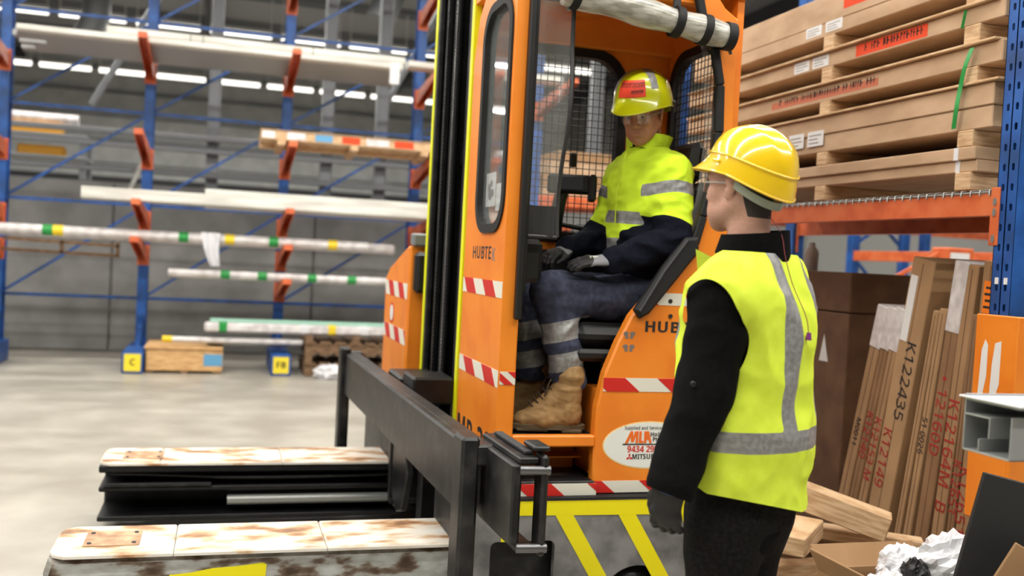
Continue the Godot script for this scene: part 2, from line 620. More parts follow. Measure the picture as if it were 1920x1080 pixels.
# ------------------------------------------------------------------ the forklift
# red and white slanted tape; xf's plane, from u0 to u1, between heights v0 and v1
func hazard_tape(parent: Node, xf: Transform3D, u0: float, u1: float, v0: float, v1: float, pitch: float, phase: float, slant := 1.0, first_red := true) -> void:
	var st := mb()
	prism(st, PackedVector2Array([Vector2(u0, v0), Vector2(u1, v0), Vector2(u1, v1), Vector2(u0, v1)]), 0.0015, xf)
	var white := obj("hazard_tape", st, M.tape_white, parent)
	var box := PackedVector2Array([Vector2(u0, v0), Vector2(u1, v0), Vector2(u1, v1), Vector2(u0, v1)])
	var h := (v1 - v0) * slant
	st = mb()
	var u := u0 - 2.0 * pitch + phase
	var some := false
	while u < u1 + h:
		var band := PackedVector2Array([Vector2(u + h, v0), Vector2(u + h + pitch, v0), Vector2(u + pitch, v1), Vector2(u, v1)])
		for p in Geometry2D.intersect_polygons(box, band):
			prism(st, p, 0.0025, xf)
			some = true
		u += 2.0 * pitch
	if some:
		obj("red_stripes", st, M.tape_red, white)


func build_forklift() -> void:
	var f := thing("forklift", "orange and grey side-loading forklift with open cab and tall black mast", "forklift", Vector3(1.5, 0, -4.4))
	var st := mb()
	# ---- chassis
	bc(st, Vector3(1.32, 0.12, -6.1), Vector3(2.0, 0.5, -3.62), 0.02)
	bc(st, Vector3(0.9, 0.12, -4.03), Vector3(1.32, 0.5, -3.62), 0.01)
	bc(st, Vector3(0.9, 0.12, -6.1), Vector3(1.32, 0.5, -5.12), 0.01)
	bc(st, Vector3(1.03, 0.5, -4.24), Vector3(2.0, 0.58, -3.62), 0.005)
	obj("chassis", st, M.black_steel, f)
	st = mb()
	var wheel_hole := PackedVector2Array()
	for k in 25:
		wheel_hole.append(Vector2(1.63 + 0.17 * cos(PI * k / 24.0), 0.08 + 0.185 * sin(PI * k / 24.0)))
	wheel_hole.append(Vector2(1.46, -0.2))
	wheel_hole.append(Vector2(1.8, -0.2))
	sheet(st, rrect(0.92, 0.06, 2.0, 0.533, 0.01, 2), [rrect(1.02, -0.1, 1.277, 0.376, 0.025), wheel_hole], 0.03, on_xy(-3.58))
	var skirt := obj("side_skirt", st, M.chassis_grey, f)
	st = mb()
	bc(st, Vector3(0.98, 0.533, -3.6), Vector3(1.98, 0.54, -3.545))
	obj("black_seal", st, M.black_rubber, skirt)
	st = mb()
	prism(st, PackedVector2Array([Vector2(1.06, 0.476), Vector2(1.98, 0.464), Vector2(1.98, 0.526), Vector2(1.06, 0.53)]), 0.002, on_xy(-3.55))
	for x in [0.97, 1.27, 1.53]:
		prism(st, PackedVector2Array([Vector2(x, 0.478), Vector2(x + 0.073, 0.478), Vector2(x + 0.073 + 0.26, 0.06), Vector2(x + 0.26, 0.06)]) if x > 1.1 else PackedVector2Array([Vector2(1.06, 0.42), Vector2(1.09, 0.376), Vector2(1.06, 0.376)]), 0.0017, on_xy(-3.55))
	prism(st, PackedVector2Array([Vector2(1.79, 0.478), Vector2(1.863, 0.478), Vector2(1.98, 0.29), Vector2(1.98, 0.17)]), 0.0017, on_xy(-3.55))
	obj("warning_stripes", st, M.yellow_paint, skirt)
	# wheels
	for w in [[1.63, -3.66], [1.15, -3.75], [1.75, -4.7], [1.15, -5.6], [1.63, -5.9]]:
		st = mb()
		lathe(st, [Vector2(0.02, -0.075), Vector2(0.15, -0.075), Vector2(0.17, -0.06), Vector2(0.17, 0.06), Vector2(0.15, 0.075), Vector2(0.02, 0.075)], Transform3D(Basis(Vector3.RIGHT, PI / 2), Vector3(w[0], 0.172, w[1])), 28)
		var wh := obj("wheel", st, M.black_rubber, f)
		st = mb()
		lathe(st, [Vector2(0.001, -0.078), Vector2(0.09, -0.078), Vector2(0.09, 0.078), Vector2(0.001, 0.078)], Transform3D(Basis(Vector3.RIGHT, PI / 2), Vector3(w[0], 0.172, w[1])), 20)
		obj("hub", st, M.black_steel, wh)

	# ---- the two load arms that run to the left, each a hollow beam with worn deck plates
	for a in [[-4.0, -3.64, true], [-5.5, -5.13, false]]:
		var z0: float = a[0]
		var z1: float = a[1]
		var near: bool = a[2]
		st = mb()
		var tip := -0.53
		# body: outer wall, tip and floor; the inner side of the far arm is an open black channel
		var prof := PackedVector2Array([Vector2(tip + 0.02, 0.07), Vector2(0.95, 0.07), Vector2(0.95, 0.335), Vector2(tip, 0.335), Vector2(tip - 0.015, 0.28)])
		if near:
			prism(st, prof, 0.335, Transform3D(Basis.IDENTITY, Vector3(0, 0, z0 + 0.01)), 0.02)
		else:
			bc(st, Vector3(tip, 0.07, z0), Vector3(0.95, 0.33, z0 + 0.06), 0.01)
			bc(st, Vector3(tip, 0.06, z0), Vector3(0.95, 0.085, z1 - 0.005), 0.005)
			bc(st, Vector3(tip, 0.2, z0), Vector3(0.95, 0.225, z1 - 0.03), 0.006)
			bc(st, Vector3(tip, 0.3, z0), Vector3(0.95, 0.336, z1 - 0.008), 0.006)
		var arm := obj("load_arm", st, M.worn_side if near else M.mast_steel, f)
		# deck plates
		for q in [[tip, -0.12], [-0.117, 0.42], [0.423, 0.95]] if near else [[tip, -0.25], [-0.247, 0.345], [0.348, 0.95]]:
			st = mb()
			var poly := PackedVector2Array([Vector2(q[0], -z1), Vector2(q[1], -z1), Vector2(q[1], -z0), Vector2(q[0], -z0)])
			if q[0] == tip:
				poly = PackedVector2Array([Vector2(q[0] + 0.05, -z1), Vector2(q[1], -z1), Vector2(q[1], -z0), Vector2(q[0] + 0.05, -z0), Vector2(q[0] + 0.012, -z0 - 0.03), Vector2(q[0], -z0 - 0.07), Vector2(q[0], -z1 + 0.07), Vector2(q[0] + 0.012, -z1 + 0.03)])
			prism(st, poly, 0.016, on_xz(0.336), 0.006)
			obj("deck_plate", st, M.worn_plate, arm)
		st = mb()
		prism(st, rrect(tip + 0.1, -z1 + 0.09, tip + 0.29, -z0 - 0.09, 0.006, 2), 0.003, on_xz(0.352))
		obj("cover_plate", st, mottled("rusty_cover", [[0.2, Color(0.58, 0.44, 0.32)], [0.8, Color(0.76, 0.63, 0.5)]], 0.6, 0.0, 0.02, Vector3.ONE, 4) if near else M.rusty_cover, arm)
		st = mb()
		for sx in [0.12, 0.27]:
			for sz in [0.12, 0.25]:
				lathe(st, [Vector2(0.008, 0.0), Vector2(0.007, 0.004), Vector2(0.001, 0.005)], Transform3D(Basis.IDENTITY, Vector3(tip + sx, 0.355, z1 - sz)), 8)
		obj("cover_screws", st, M.dark_steel, arm)
		if near:
			st = mb()
			prism(st, PackedVector2Array([Vector2(-0.14, 0.2), Vector2(0.2, 0.2), Vector2(0.205, 0.292), Vector2(0.19, 0.298), Vector2(0.1, 0.288), Vector2(0.02, 0.284), Vector2(-0.06, 0.27), Vector2(-0.13, 0.265)]), 0.002, on_xy(z1 - 0.014))
			obj("yellow_mark", st, M.yellow_paint, arm)
		else:
			st = mb()
			tube(st, smooth_path([Vector3(tip + 0.03, 0.285, z1 - 0.06), Vector3(-0.3, 0.28, z1 - 0.06), Vector3(0.1, 0.262, z1 - 0.06), Vector3(0.5, 0.26, z1 - 0.06), Vector3(0.95, 0.27, z1 - 0.06)]), 0.011, 8)
			obj("energy_chain", st, M.black_plastic, arm)
			st = mb()
			tube(st, [Vector3(0.08, 0.148, z1 - 0.05), Vector3(0.95, 0.148, z1 - 0.05)], 0.026, 12)
			obj("hydraulic_rod", st, M.galvanised, arm)
			st = mb()
			bar(st, Vector3(tip + 0.02, 0.235, z1 - 0.03), Vector3(0.0, 0.235, z1 - 0.03), 0.03, 0.02, 0.004)
			obj("guide_rail", st, M.black_steel, arm)

	# ---- mast: nested channel rails on both sides, chains, hydraulic cylinder
	var mast_h := 3.4
	st = mb()
	bc(st, Vector3(1.26, 0.4, -5.08), Vector3(1.3, mast_h, -4.3))
	for y in [0.5, 1.9, 3.1]:
		bc(st, Vector3(1.14, y, -5.08), Vector3(1.3, y + 0.12, -4.3), 0.008)
	obj("mast_backplate", st, M.mast_steel, f)
	for s in [[-4.28, -1.0], [-5.09, 1.0]]:
		for k in 3:
			st = mb()
			var z: float = s[0] + s[1] * 0.075 * k
			var x0 := 1.03 + 0.03 * k
			var d: float = s[1]
			bc(st, Vector3(x0, 0.42, z), Vector3(1.25, mast_h, z + d * 0.018), 0.004)
			bc(st, Vector3(x0, 0.42, z), Vector3(x0 + 0.028, mast_h, z + d * 0.062), 0.006)
			bc(st, Vector3(1.222, 0.42, z), Vector3(1.25, mast_h, z + d * 0.062), 0.006)
			var rail := obj("mast_rail", st, M.black_steel if k == 0 else M.mast_steel, f)
			if k == 0:
				st = mb()
				bc(st, Vector3(x0 - 0.004, 0.5, z - d * 0.016), Vector3(x0 + 0.03, mast_h, z + d * 0.026), 0.002)
				obj("yellow_edge_strip", st, M.yellow_edge, rail)
	st = mb()
	tube(st, [Vector3(1.16, 0.45, -4.7), Vector3(1.16, mast_h, -4.7)], 0.05, 16)
	obj("lift_cylinder", st, M.mast_steel, f)
	for z in [-4.66, -4.86]:
		st = mb()
		var y := 0.75
		while y < 3.1:
			bc(st, Vector3(1.035, y, z - 0.011), Vector3(1.043, y + 0.017, z + 0.011), 0.002)
			bc(st, Vector3(1.043, y + 0.01, z - 0.006), Vector3(1.051, y + 0.03, z + 0.006), 0.002)
			y += 0.02
		obj("lift_chain", st, M.bare_steel if z > -4.7 else M.black_steel, f)
	st = mb()
	for z in [-4.53, -4.93]:
		tube(st, [Vector3(1.1, 0.5, z), Vector3(1.1, mast_h, z)], 0.014, 8)
	obj("hydraulic_hose", st, M.black_rubber, f)

	# ---- carriage: a wide black beam across, fork shanks outside the arms, side shifter at the near end
	var cb := Basis(Vector3.UP, deg_to_rad(1.2))
	var c0 := Vector3(0.775, 0, -4.2)
	var cx := func(p: Vector3) -> Vector3: return c0 + cb * p
	st = mb()
	bx(st, cx.call(Vector3(0, 0.727, -0.31)), Vector3(0.045, 0.24, 2.72), 0.008, cb)
	bx(st, cx.call(Vector3(0.035, 0.837, -0.31)), Vector3(0.06, 0.022, 2.72), 0.005, cb)
	bx(st, cx.call(Vector3(0.06, 0.62, -0.31)), Vector3(0.11, 0.025, 2.72), 0.005, cb)
	obj("carriage_beam", st, M.black_steel, f)
	for z in [-1.62, 1.15]:
		st = mb()
		bx(st, cx.call(Vector3(-0.02, 0.5, z)), Vector3(0.06, 0.76, 0.115), 0.01, cb)
		bx(st, cx.call(Vector3(0.035, 0.82, z)), Vector3(0.09, 0.07, 0.105), 0.008, cb)
		bx(st, cx.call(Vector3(-0.56, 0.13, z)), Vector3(1.1, 0.045, 0.11), 0.01, cb)
		obj("fork", st, M.black_steel, f)
	st = mb()
	bx(st, cx.call(Vector3(0.05, 0.73, 1.27)), Vector3(0.03, 0.24, 0.4), 0.006, cb)
	bx(st, cx.call(Vector3(0.085, 0.86, 1.27)), Vector3(0.06, 0.02, 0.4), 0.004, cb)
	bx(st, cx.call(Vector3(0.085, 0.6, 1.27)), Vector3(0.06, 0.02, 0.4), 0.004, cb)
	bx(st, cx.call(Vector3(0.13, 0.73, 1.455)), Vector3(0.022, 0.3, 0.075), 0.008, cb)
	bx(st, cx.call(Vector3(0.125, 0.895, 1.415)), Vector3(0.05, 0.016, 0.11), 0.005, cb)
	var shifter := obj("side_shifter", st, M.black_steel, f)
	for y in [0.845, 0.615]:
		st = mb()
		tube(st, [cx.call(Vector3(0.055, y - 0.01, 1.475)), cx.call(Vector3(0.145, y - 0.01, 1.485))], 0.014, 12)
		obj("pin", st, M.bare_steel, shifter)
	st = mb()
	for k in 18:
		bx(st, cx.call(Vector3(0.095, 0.878, 1.12 + k * 0.018)), Vector3(0.03, 0.012, 0.011), 0.003, cb)
	obj("chain", st, M.dark_steel, shifter)
	# carriage brackets down to the mast trolley
	st = mb()
	prism(st, PackedVector2Array([Vector2(-5.02, 0.3), Vector2(-5.02, 0.6), Vector2(-4.62, 0.6), Vector2(-4.5, 0.42), Vector2(-4.62, 0.22), Vector2(-4.75, 0.18)]), 0.03, on_zy(0.9), 0.006)
	bc(st, Vector3(0.92, 0.2, -4.5), Vector3(1.06, 0.6, -4.4), 0.006)
	bc(st, Vector3(0.86, 0.2, -4.95), Vector3(1.06, 0.6, -4.91), 0.006)
	obj("carriage_bracket", st, M.mast_steel, f)
	st = mb()
	bc(st, Vector3(0.84, 0.72, -4.98), Vector3(1.05, 0.86, -4.62), 0.012)
	bc(st, Vector3(0.84, 0.78, -4.55), Vector3(1.03, 0.9, -4.3), 0.01)
	obj("valve_block", st, M.mast_steel, f)

	# ---- battery housing on the far side of the mast
	st = mb()
	prism(st, PackedVector2Array([Vector2(-6.0, 0.5), Vector2(-5.24, 0.5), Vector2(-5.24, 1.49), Vector2(-5.32, 1.49), Vector2(-5.85, 1.37), Vector2(-6.0, 1.3)]), 1.03, Transform3D(Basis(Vector3(0, 0, 1), Vector3(0, 1, 0), Vector3(-1, 0, 0)), Vector3(2.0, 0, 0)), 0.012)
	var bat := obj("battery_housing", st, M.orange_paint, f)
	hazard_tape(bat, on_zy(0.97), -5.98, -5.26, 1.2, 1.285, 0.16, 0.1)
	hazard_tape(bat, on_zy(0.97), -5.98, -5.26, 0.95, 1.03, 0.16, 0.02)
	st = mb()
	prism(st, ellipse(-5.72, 1.1, 0.07, 0.06), 0.002, on_zy(0.97))
	var sign_ring := obj("round_sign", st, M.tape_red, bat)
	st = mb()
	prism(st, ellipse(-5.72, 1.1, 0.055, 0.046), 0.003, on_zy(0.97))
	obj("round_sign_face", st, M.decal_white, sign_ring)
	st = mb()
	bc(st, Vector3(0.98, 1.49, -5.3), Vector3(1.2, 1.56, -5.2), 0.01)
	obj("battery_plug", st, M.grey_steel, bat)
	st = mb()
	bc(st, Vector3(0.99, 1.24, -5.24), Vector3(1.2, 1.46, -5.16), 0.02)
	obj("control_box", st, M.black_plastic, bat)

	build_cab(f)


func build_cab(f: Node3D) -> void:
	var orange: Material = M.orange_paint
	# front panel (faces the load arms) with a tall rounded window
	var win := rrect(-4.05, 1.565, -3.645, 2.47, 0.13, 6)
	var st := mb()
	sheet(st, PackedVector2Array([Vector2(-4.24, 0.55), Vector2(-3.6, 0.55), Vector2(-3.6, 2.6), Vector2(-4.02, 2.6), Vector2(-4.17, 2.48), Vector2(-4.24, 2.3)]), [win], 0.035, on_zy(1.065))
	var front := obj("front_panel", st, orange, f)
	st = mb()
	ring_sheet(st, grown(win, -0.02), 0.036, 0.05, on_zy(1.071))
	obj("window_seal", st, M.black_rubber, front)
	st = mb()
	prism(st, grown(win, -0.02), 0.005, on_zy(1.05))
	obj("window_pane", st, M.glass, front)
	st = mb()
	prism(st, rrect(-4.02, 1.66, -3.87, 1.8, 0.003, 1), 0.001, on_zy(1.056))
	var sticker := obj("window_sticker", st, M.paper, front)
	st = mb()
	for e in [[-3.965, 1.74, 0.022], [-3.935, 1.755, 0.018], [-3.95, 1.71, 0.03], [-3.915, 1.715, 0.02]]:
		prism(st, ellipse(e[0], e[1], e[2], e[2] * 0.8, 12), 0.0008, on_zy(1.0545))
	obj("sticker_print", st, M.decal_grey, sticker)
	st = mb()
	prism(st, rrect(-3.86, 1.64, -3.74, 1.75, 0.003, 1), 0.001, on_zy(1.056))
	obj("window_note", st, M.paper, front)
	hazard_tape(front, on_zy(1.03), -4.235, -3.605, 1.297, 1.36, 0.155, 0.02)
	hazard_tape(front, on_zy(1.03), -4.235, -3.602, 0.955, 1.02, 0.155, 0.07)
	lettering("HUBTE", 0.052, M.decal_dark, front, on_zy(1.0305) * Transform3D(Basis.IDENTITY, Vector3(-3.945, 1.468, 0)), true, 1.35)
	lettering("K", 0.052, M.decal_grey, front, on_zy(1.0305) * Transform3D(Basis.IDENTITY, Vector3(-3.76, 1.462, 0)), true, 1.1)
	lettering("MR-30", 0.12, M.decal_dark, front, on_zy(1.0305) * Transform3D(Basis.IDENTITY, Vector3(-3.95, 0.7, 0)), true, 1.15)
	# near corner post and door rail
	st = mb()
	bc(st, Vector3(1.032, 0.55, -3.66), Vector3(1.1, 2.6, -3.6), 0.006)
	var post := obj("corner_post", st, orange, f)
	hazard_tape(post, on_xy(-3.6), 1.036, 1.098, 0.968, 1.018, 0.035, 0.03, 1.2)
	st = mb()
	bc(st, Vector3(1.075, 1.22, -3.6), Vector3(1.103, 2.56, -3.565), 0.006)
	bc(st, Vector3(1.1, 1.33, -3.6), Vector3(1.115, 2.56, -3.58), 0.004)
	obj("door_rail", st, M.black_plastic, f)
	# far side wall (towards the mast) with a meshed window, and the wall behind the driver
	var win2 := rrect(1.2, 1.57, 1.735, 2.395, 0.14, 6)
	st = mb()
	sheet(st, PackedVector2Array([Vector2(1.06, 0.55), Vector2(1.99, 0.55), Vector2(1.99, 2.6), Vector2(1.06, 2.6)]), [win2], 0.03, on_xy(-4.28))
	var side := obj("mast_side_panel", st, orange, f)
	st = mb()
	ring_sheet(st, grown(win2, -0.015), 0.045, 0.05, on_xy(-4.29))
	obj("window_seal", st, M.black_rubber, side)
	mesh_guard(side, win2, on_xy(-4.265), 1.2, 1.735, 1.57, 2.395)
	var win3 := rrect(-4.2, 1.6, -3.76, 2.4, 0.13, 6)
	st = mb()
	sheet(st, PackedVector2Array([Vector2(-4.28, 0.55), Vector2(-3.63, 0.55), Vector2(-3.63, 2.6), Vector2(-4.28, 2.6)]), [win3], 0.03, on_zy(2.0))
	var back := obj("seat_side_panel", st, orange, f)
	st = mb()
	ring_sheet(st, grown(win3, -0.015), 0.04, 0.05, on_zy(2.01))
	obj("window_seal", st, M.black_rubber, back)
	mesh_guard(back, win3, on_zy(1.985), -4.2, -3.76, 1.6, 2.4)
	# door pillar on the seat side with its curved inner edge, rubber seal and bolt holes
	var inner := [Vector2(1.76, 2.6), Vector2(1.8, 2.45), Vector2(1.86, 2.335), Vector2(1.893, 2.19), Vector2(1.9, 2.0), Vector2(1.885, 1.82), Vector2(1.85, 1.66), Vector2(1.82, 1.545), Vector2(1.815, 1.5)]
	var poly := PackedVector2Array([Vector2(1.97, 1.45), Vector2(1.962, 2.46), Vector2(1.9, 2.5), Vector2(1.82, 2.6)])
	for p in inner:
		poly.append(p)
	st = mb()
	prism(st, poly, 0.04, on_xy(-3.64), 0.006)
	var pillar := obj("door_pillar", st, orange, f)
	st = mb()
	for i in inner.size() - 1:
		bar(st, Vector3(inner[i].x, inner[i].y, -3.6), Vector3(inner[i + 1].x, inner[i + 1].y, -3.6), 0.035, 0.03, 0.006, Vector3.BACK)
	obj("door_seal", st, M.black_rubber, pillar)
	st = mb()
	for y in [2.36, 2.325]:
		prism(st, ellipse(1.931, y, 0.008, 0.008, 12), 0.001, on_xy(-3.6))
	obj("bolt_holes", st, M.black_rubber, pillar)
	# roof frame with a dark tinted pane
	st = mb()
	sheet(st, rrect(1.03, -2.0 + 5.6, 2.02, 4.3, 0.02, 2), [rrect(1.2, 3.7, 1.78, 4.12, 0.03, 3)], 0.06, on_xz(2.56))
	var roof := obj("roof", st, orange, f)
	st = mb()
	prism(st, rrect(1.19, 3.69, 1.79, 4.13, 0.03, 3), 0.012, on_xz(2.58))
	obj("roof_pane", st, M.black_plastic, roof)
	st = mb()
	bar(st, Vector3(1.45, 2.55, -4.24), Vector3(1.8, 2.55, -3.64), 0.09, 0.03, 0.006)
	bc(st, Vector3(1.1, 2.5, -3.66), Vector3(1.83, 2.57, -3.62), 0.008)
	bc(st, Vector3(1.06, 2.42, -4.25), Vector3(1.98, 2.57, -4.21), 0.01)
	obj("roof_rib", st, orange, roof)
	# cab floor, step and step pocket
	st = mb()
	bc(st, Vector3(1.06, 0.73, -4.25), Vector3(1.98, 0.762, -3.61), 0.003)
	obj("floor_mat", st, M.black_rubber, f)
	st = mb()
	bc(st, Vector3(1.098, 0.727, -3.64), Vector3(1.44, 0.772, -3.6), 0.006)
	bc(st, Vector3(1.098, 0.58, -3.86), Vector3(1.44, 0.73, -3.84))
	bc(st, Vector3(1.075, 0.58, -3.86), Vector3(1.1, 0.73, -3.61))
	bc(st, Vector3(1.098, 0.655, -3.86), Vector3(1.44, 0.662, -3.74), 0.002)
	var step := obj("step_pocket", st, orange, f)
	st = mb()
	bc(st, Vector3(1.098, 0.578, -3.85), Vector3(1.44, 0.596, -3.585), 0.003)
	obj("step_plate", st, M.black_steel, step)
	hazard_tape(step, on_xy(-3.582), 1.06, 1.448, 0.541, 0.588, 0.15, 0.05, 1.2)
	st = mb()
	bc(st, Vector3(1.07, 0.765, -4.248), Vector3(1.96, 1.5, -4.235), 0.002)
	bc(st, Vector3(1.068, 0.765, -4.24), Vector3(1.078, 1.36, -3.66), 0.002)
	obj("footwell_liner", st, M.black_rubber, f)
	# curved body panel below the seat
	poly = PackedVector2Array([Vector2(1.441, 0.545), Vector2(2.02, 0.545), Vector2(2.02, 1.45), Vector2(1.83, 1.5), Vector2(1.78, 1.49), Vector2(1.727, 1.445), Vector2(1.631, 1.33), Vector2(1.566, 1.25), Vector2(1.516, 1.147), Vector2(1.467, 1.02), Vector2(1.44, 0.88), Vector2(1.436, 0.7)])
	st = mb()
	prism(st, poly, 0.05, on_xy(-3.65), 0.008)
	bc(st, Vector3(1.46, 0.6, -4.2), Vector3(2.0, 0.95, -3.66))
	var body := obj("body_panel", st, orange, f)
	hazard_tape(body, on_xy(-3.6), 1.462, 2.015, 0.948, 1.002, 0.14, -0.05, 1.2)
	hazard_tape(body, on_xy(-3.6), 1.66, 2.015, 1.296, 1.345, 0.16, 0.12, 1.2)
	hazard_tape(body, on_xy(-3.6), 1.446, 2.015, 0.545, 0.592, 0.16, 0.19, 1.2)
	lettering("HUBTEX", 0.043, M.decal_dark, body, on_xy(-3.5995) * Transform3D(Basis.IDENTITY, Vector3(1.768, 1.208, 0)), true, 1.3)
	st = mb()
	for y in [1.173, 1.122]:
		for sx in [-1, 1]:
			prism(st, ellipse(1.56 + sx * 0.014, y + 0.005, 0.012, 0.009, 8), 0.001, on_xy(-3.6))
			prism(st, ellipse(1.56 + sx * 0.01, y - 0.009, 0.008, 0.007, 8), 0.001, on_xy(-3.6))
	obj("scuff_mark", st, M.decal_grey, body)
	st = mb()
	for p in [Vector2(1.729, 1.313), Vector2(1.733, 1.253)]:
		prism(st, ellipse(p.x, p.y, 0.009, 0.009, 12), 0.004, on_xy(-3.6))
	obj("bolt", st, M.decal_dark, body)
	build_decal(body)
	# seat: cushion, backrest, side bolster and suspension box
	st = mb()
	bc(st, Vector3(1.36, 1.1, -4.14), Vector3(1.86, 1.21, -3.68), 0.045)
	bx(st, Vector3(1.62, 1.08, -3.9), Vector3(0.5, 0.05, 0.46), 0.015)
	var seat := obj("seat", st, M.black_plastic, f)
	st = mb()
	bx(st, Vector3(1.88, 1.5, -3.92), Vector3(0.1, 0.62, 0.46), 0.04, Basis(Vector3.BACK, -0.12))
	bx(st, Vector3(1.925, 1.9, -3.93), Vector3(0.07, 0.18, 0.26), 0.03, Basis(Vector3.BACK, -0.12))
	obj("backrest", st, M.black_plastic, seat)
	st = mb()
	prism(st, PackedVector2Array([Vector2(1.568, 1.275), Vector2(1.592, 1.24), Vector2(1.63, 1.262), Vector2(1.74, 1.4), Vector2(1.83, 1.515), Vector2(1.825, 1.575), Vector2(1.77, 1.57), Vector2(1.68, 1.45)]), 0.035, on_xy(-3.6), 0.012)
	obj("hip_guard", st, M.black_rubber, seat)
	st = mb()
	tube(st, [Vector3(1.585, 1.27, -3.566), Vector3(1.68, 1.43, -3.566), Vector3(1.775, 1.56, -3.566)], 0.006, 8)
	obj("guard_edge", st, M.dark_steel, seat)
	st = mb()
	bc(st, Vector3(1.5, 0.95, -4.1), Vector3(1.82, 1.07, -3.72), 0.01)
	obj("seat_base", st, M.black_plastic, seat)
	# console in front of the driver, terminal on a bracket, lever with red knob, red pedal box
	st = mb()
	bc(st, Vector3(1.07, 1.36, -4.24), Vector3(1.2, 1.53, -3.64), 0.02)
	bc(st, Vector3(1.2, 1.3, -4.24), Vector3(1.34, 1.42, -4.1), 0.02)
	var console := obj("console", st, M.black_plastic, f)
	st = mb()
	tube(st, [Vector3(1.235, 1.4, -4.0), Vector3(1.22, 1.5, -4.0)], 0.007, 8)
	obj("lever", st, M.black_plastic, console)
	st = mb()
	lathe(st, [Vector2(0.001, -0.012), Vector2(0.012, -0.006), Vector2(0.014, 0.004), Vector2(0.009, 0.014), Vector2(0.001, 0.018)], Transform3D(Basis.IDENTITY, Vector3(1.216, 1.515, -4.0)), 12)
	obj("lever_knob", st, M.tape_red, console)
	st = mb()
	bx(st, Vector3(1.45, 1.79, -4.1), Vector3(0.19, 0.085, 0.05), 0.012, Basis(Vector3.UP, -0.25))
	bx(st, Vector3(1.545, 1.775, -4.06), Vector3(0.035, 0.12, 0.06), 0.01, Basis(Vector3.UP, -0.25))
	tube(st, smooth_path([Vector3(1.43, 1.76, -4.13), Vector3(1.42, 1.66, -4.15), Vector3(1.43, 1.55, -4.2)]), 0.03, 10)
	tube(st, [Vector3(1.42, 1.62, -4.18), Vector3(1.56, 1.6, -4.16)], 0.012, 8)
	var term := obj("terminal", st, M.black_plastic, f)
	st = mb()
	bx(st, Vector3(1.438, 1.792, -4.073), Vector3(0.13, 0.055, 0.004), 0.001, Basis(Vector3.UP, -0.25))
	obj("terminal_screen", st, plain("dead_screen", Color(0.2, 0.21, 0.24), 0.2), term)
	st = mb()
	bc(st, Vector3(1.5, 1.88, -4.26), Vector3(1.53, 1.945, -4.225), 0.006)
	obj("window_latch", st, M.black_plastic, side)
	st = mb()
	bx(st, Vector3(1.43, 0.93, -4.1), Vector3(0.1, 0.14, 0.1), 0.03)
	obj("fire_extinguisher", st, M.tape_red, f)
	# clear vinyl door: a hanging flap on one side, a gathered strip on the other, the rest rolled up under the roof
	st = mb()
	var cols := 10
	var rows := 26
	var g := []
	for j in rows + 1:
		var line := []
		for i in cols + 1:
			var u := float(i) / cols
			var v := float(j) / rows
			var wave := 0.012 * sin(u * 7.0 + v * 3.0) + 0.016 * sin(v * 11.0 + u * 2.0) * u
			line.append(Vector3(1.112 + 0.13 * u + 0.012 * sin(v * 5.0) * u, 2.56 - 1.02 * v, -3.585 + wave))
		g.append(line)
	for j in rows:
		for i in cols:
			var a: Vector3 = g[j][i]
			var b: Vector3 = g[j + 1][i]
			var c: Vector3 = g[j + 1][i + 1]
			var d: Vector3 = g[j][i + 1]
			quad(st, a, b, c, d, Vector3.BACK)
	st.index()
	st.generate_normals()
	var flap := obj("vinyl_flap", st, M.clear_vinyl, f)
	st = mb()
	var edge := []
	for j in rows + 1:
		edge.append(g[j][cols])
	tube(st, edge, 0.009, 8)
	tube(st, [g[rows][0], g[rows][cols]], 0.008, 8)
	obj("flap_hem", st, plain("vinyl_hem", Color(0.16, 0.16, 0.165), 0.4), flap)
	st = mb()
	for i in cols:
		quad(st, g[rows][i], g[rows][i + 1], g[rows - 3][i + 1] + Vector3(0, 0, 0.002), g[rows - 3][i] + Vector3(0, 0, 0.002), Vector3.BACK)
	obj("flap_band", st, plain("smoked_vinyl", Color(0.2, 0.2, 0.2), 0.2), flap)
	st = mb()
	tube(st, smooth_path([Vector3(1.235, 2.475, -3.57), Vector3(1.228, 2.44, -3.566), Vector3(1.222, 2.4, -3.562)]), [0.004, 0.004, 0.004, 0.005, 0.006, 0.007, 0.008, 0.009, 0.009, 0.01, 0.01, 0.01, 0.009], 8)
	obj("zip_pull", st, M.galvanised, flap)
	st = mb()
	var strip := []
	for k in 24:
		var t := k / 23.0
		strip.append(Vector3(1.815 + 0.05 * sin(t * PI) - 0.02 * t, 2.36 - 0.82 * t, -3.64 + 0.006 * sin(t * 19.0)))
	for k in 23:
		var w0 := Vector3(0.045, 0, 0.01 * sin(k * 0.9))
		var w1 := Vector3(0.045, 0, 0.01 * sin((k + 1) * 0.9))
		quad(st, strip[k], strip[k + 1], strip[k + 1] + w1 * 0.5 + Vector3(0, 0, 0.012), strip[k] + w0 * 0.5 + Vector3(0, 0, 0.012), Vector3.BACK)
		quad(st, strip[k] + w0 * 0.5 + Vector3(0, 0, 0.012), strip[k + 1] + w1 * 0.5 + Vector3(0, 0, 0.012), strip[k + 1] + w1, strip[k] + w0, Vector3.BACK)
	st.index()
	st.generate_normals()
	obj("vinyl_strip", st, M.clear_vinyl, f)
	# the roll
	st = mb()
	var r0 := Vector3(1.2, 2.47, -3.55)
	var r1 := Vector3(1.9, 2.372, -3.545)
	var pts := []
	var rad := []
	for k in 25:
		var t := k / 24.0
		pts.append(r0.lerp(r1, t))
		rad.append(0.056 + 0.005 * sin(t * 17.0) - 0.006 * t)
	tube(st, pts, rad, 20)
	var roll := obj("rolled_curtain", st, M.rolled_vinyl, f)
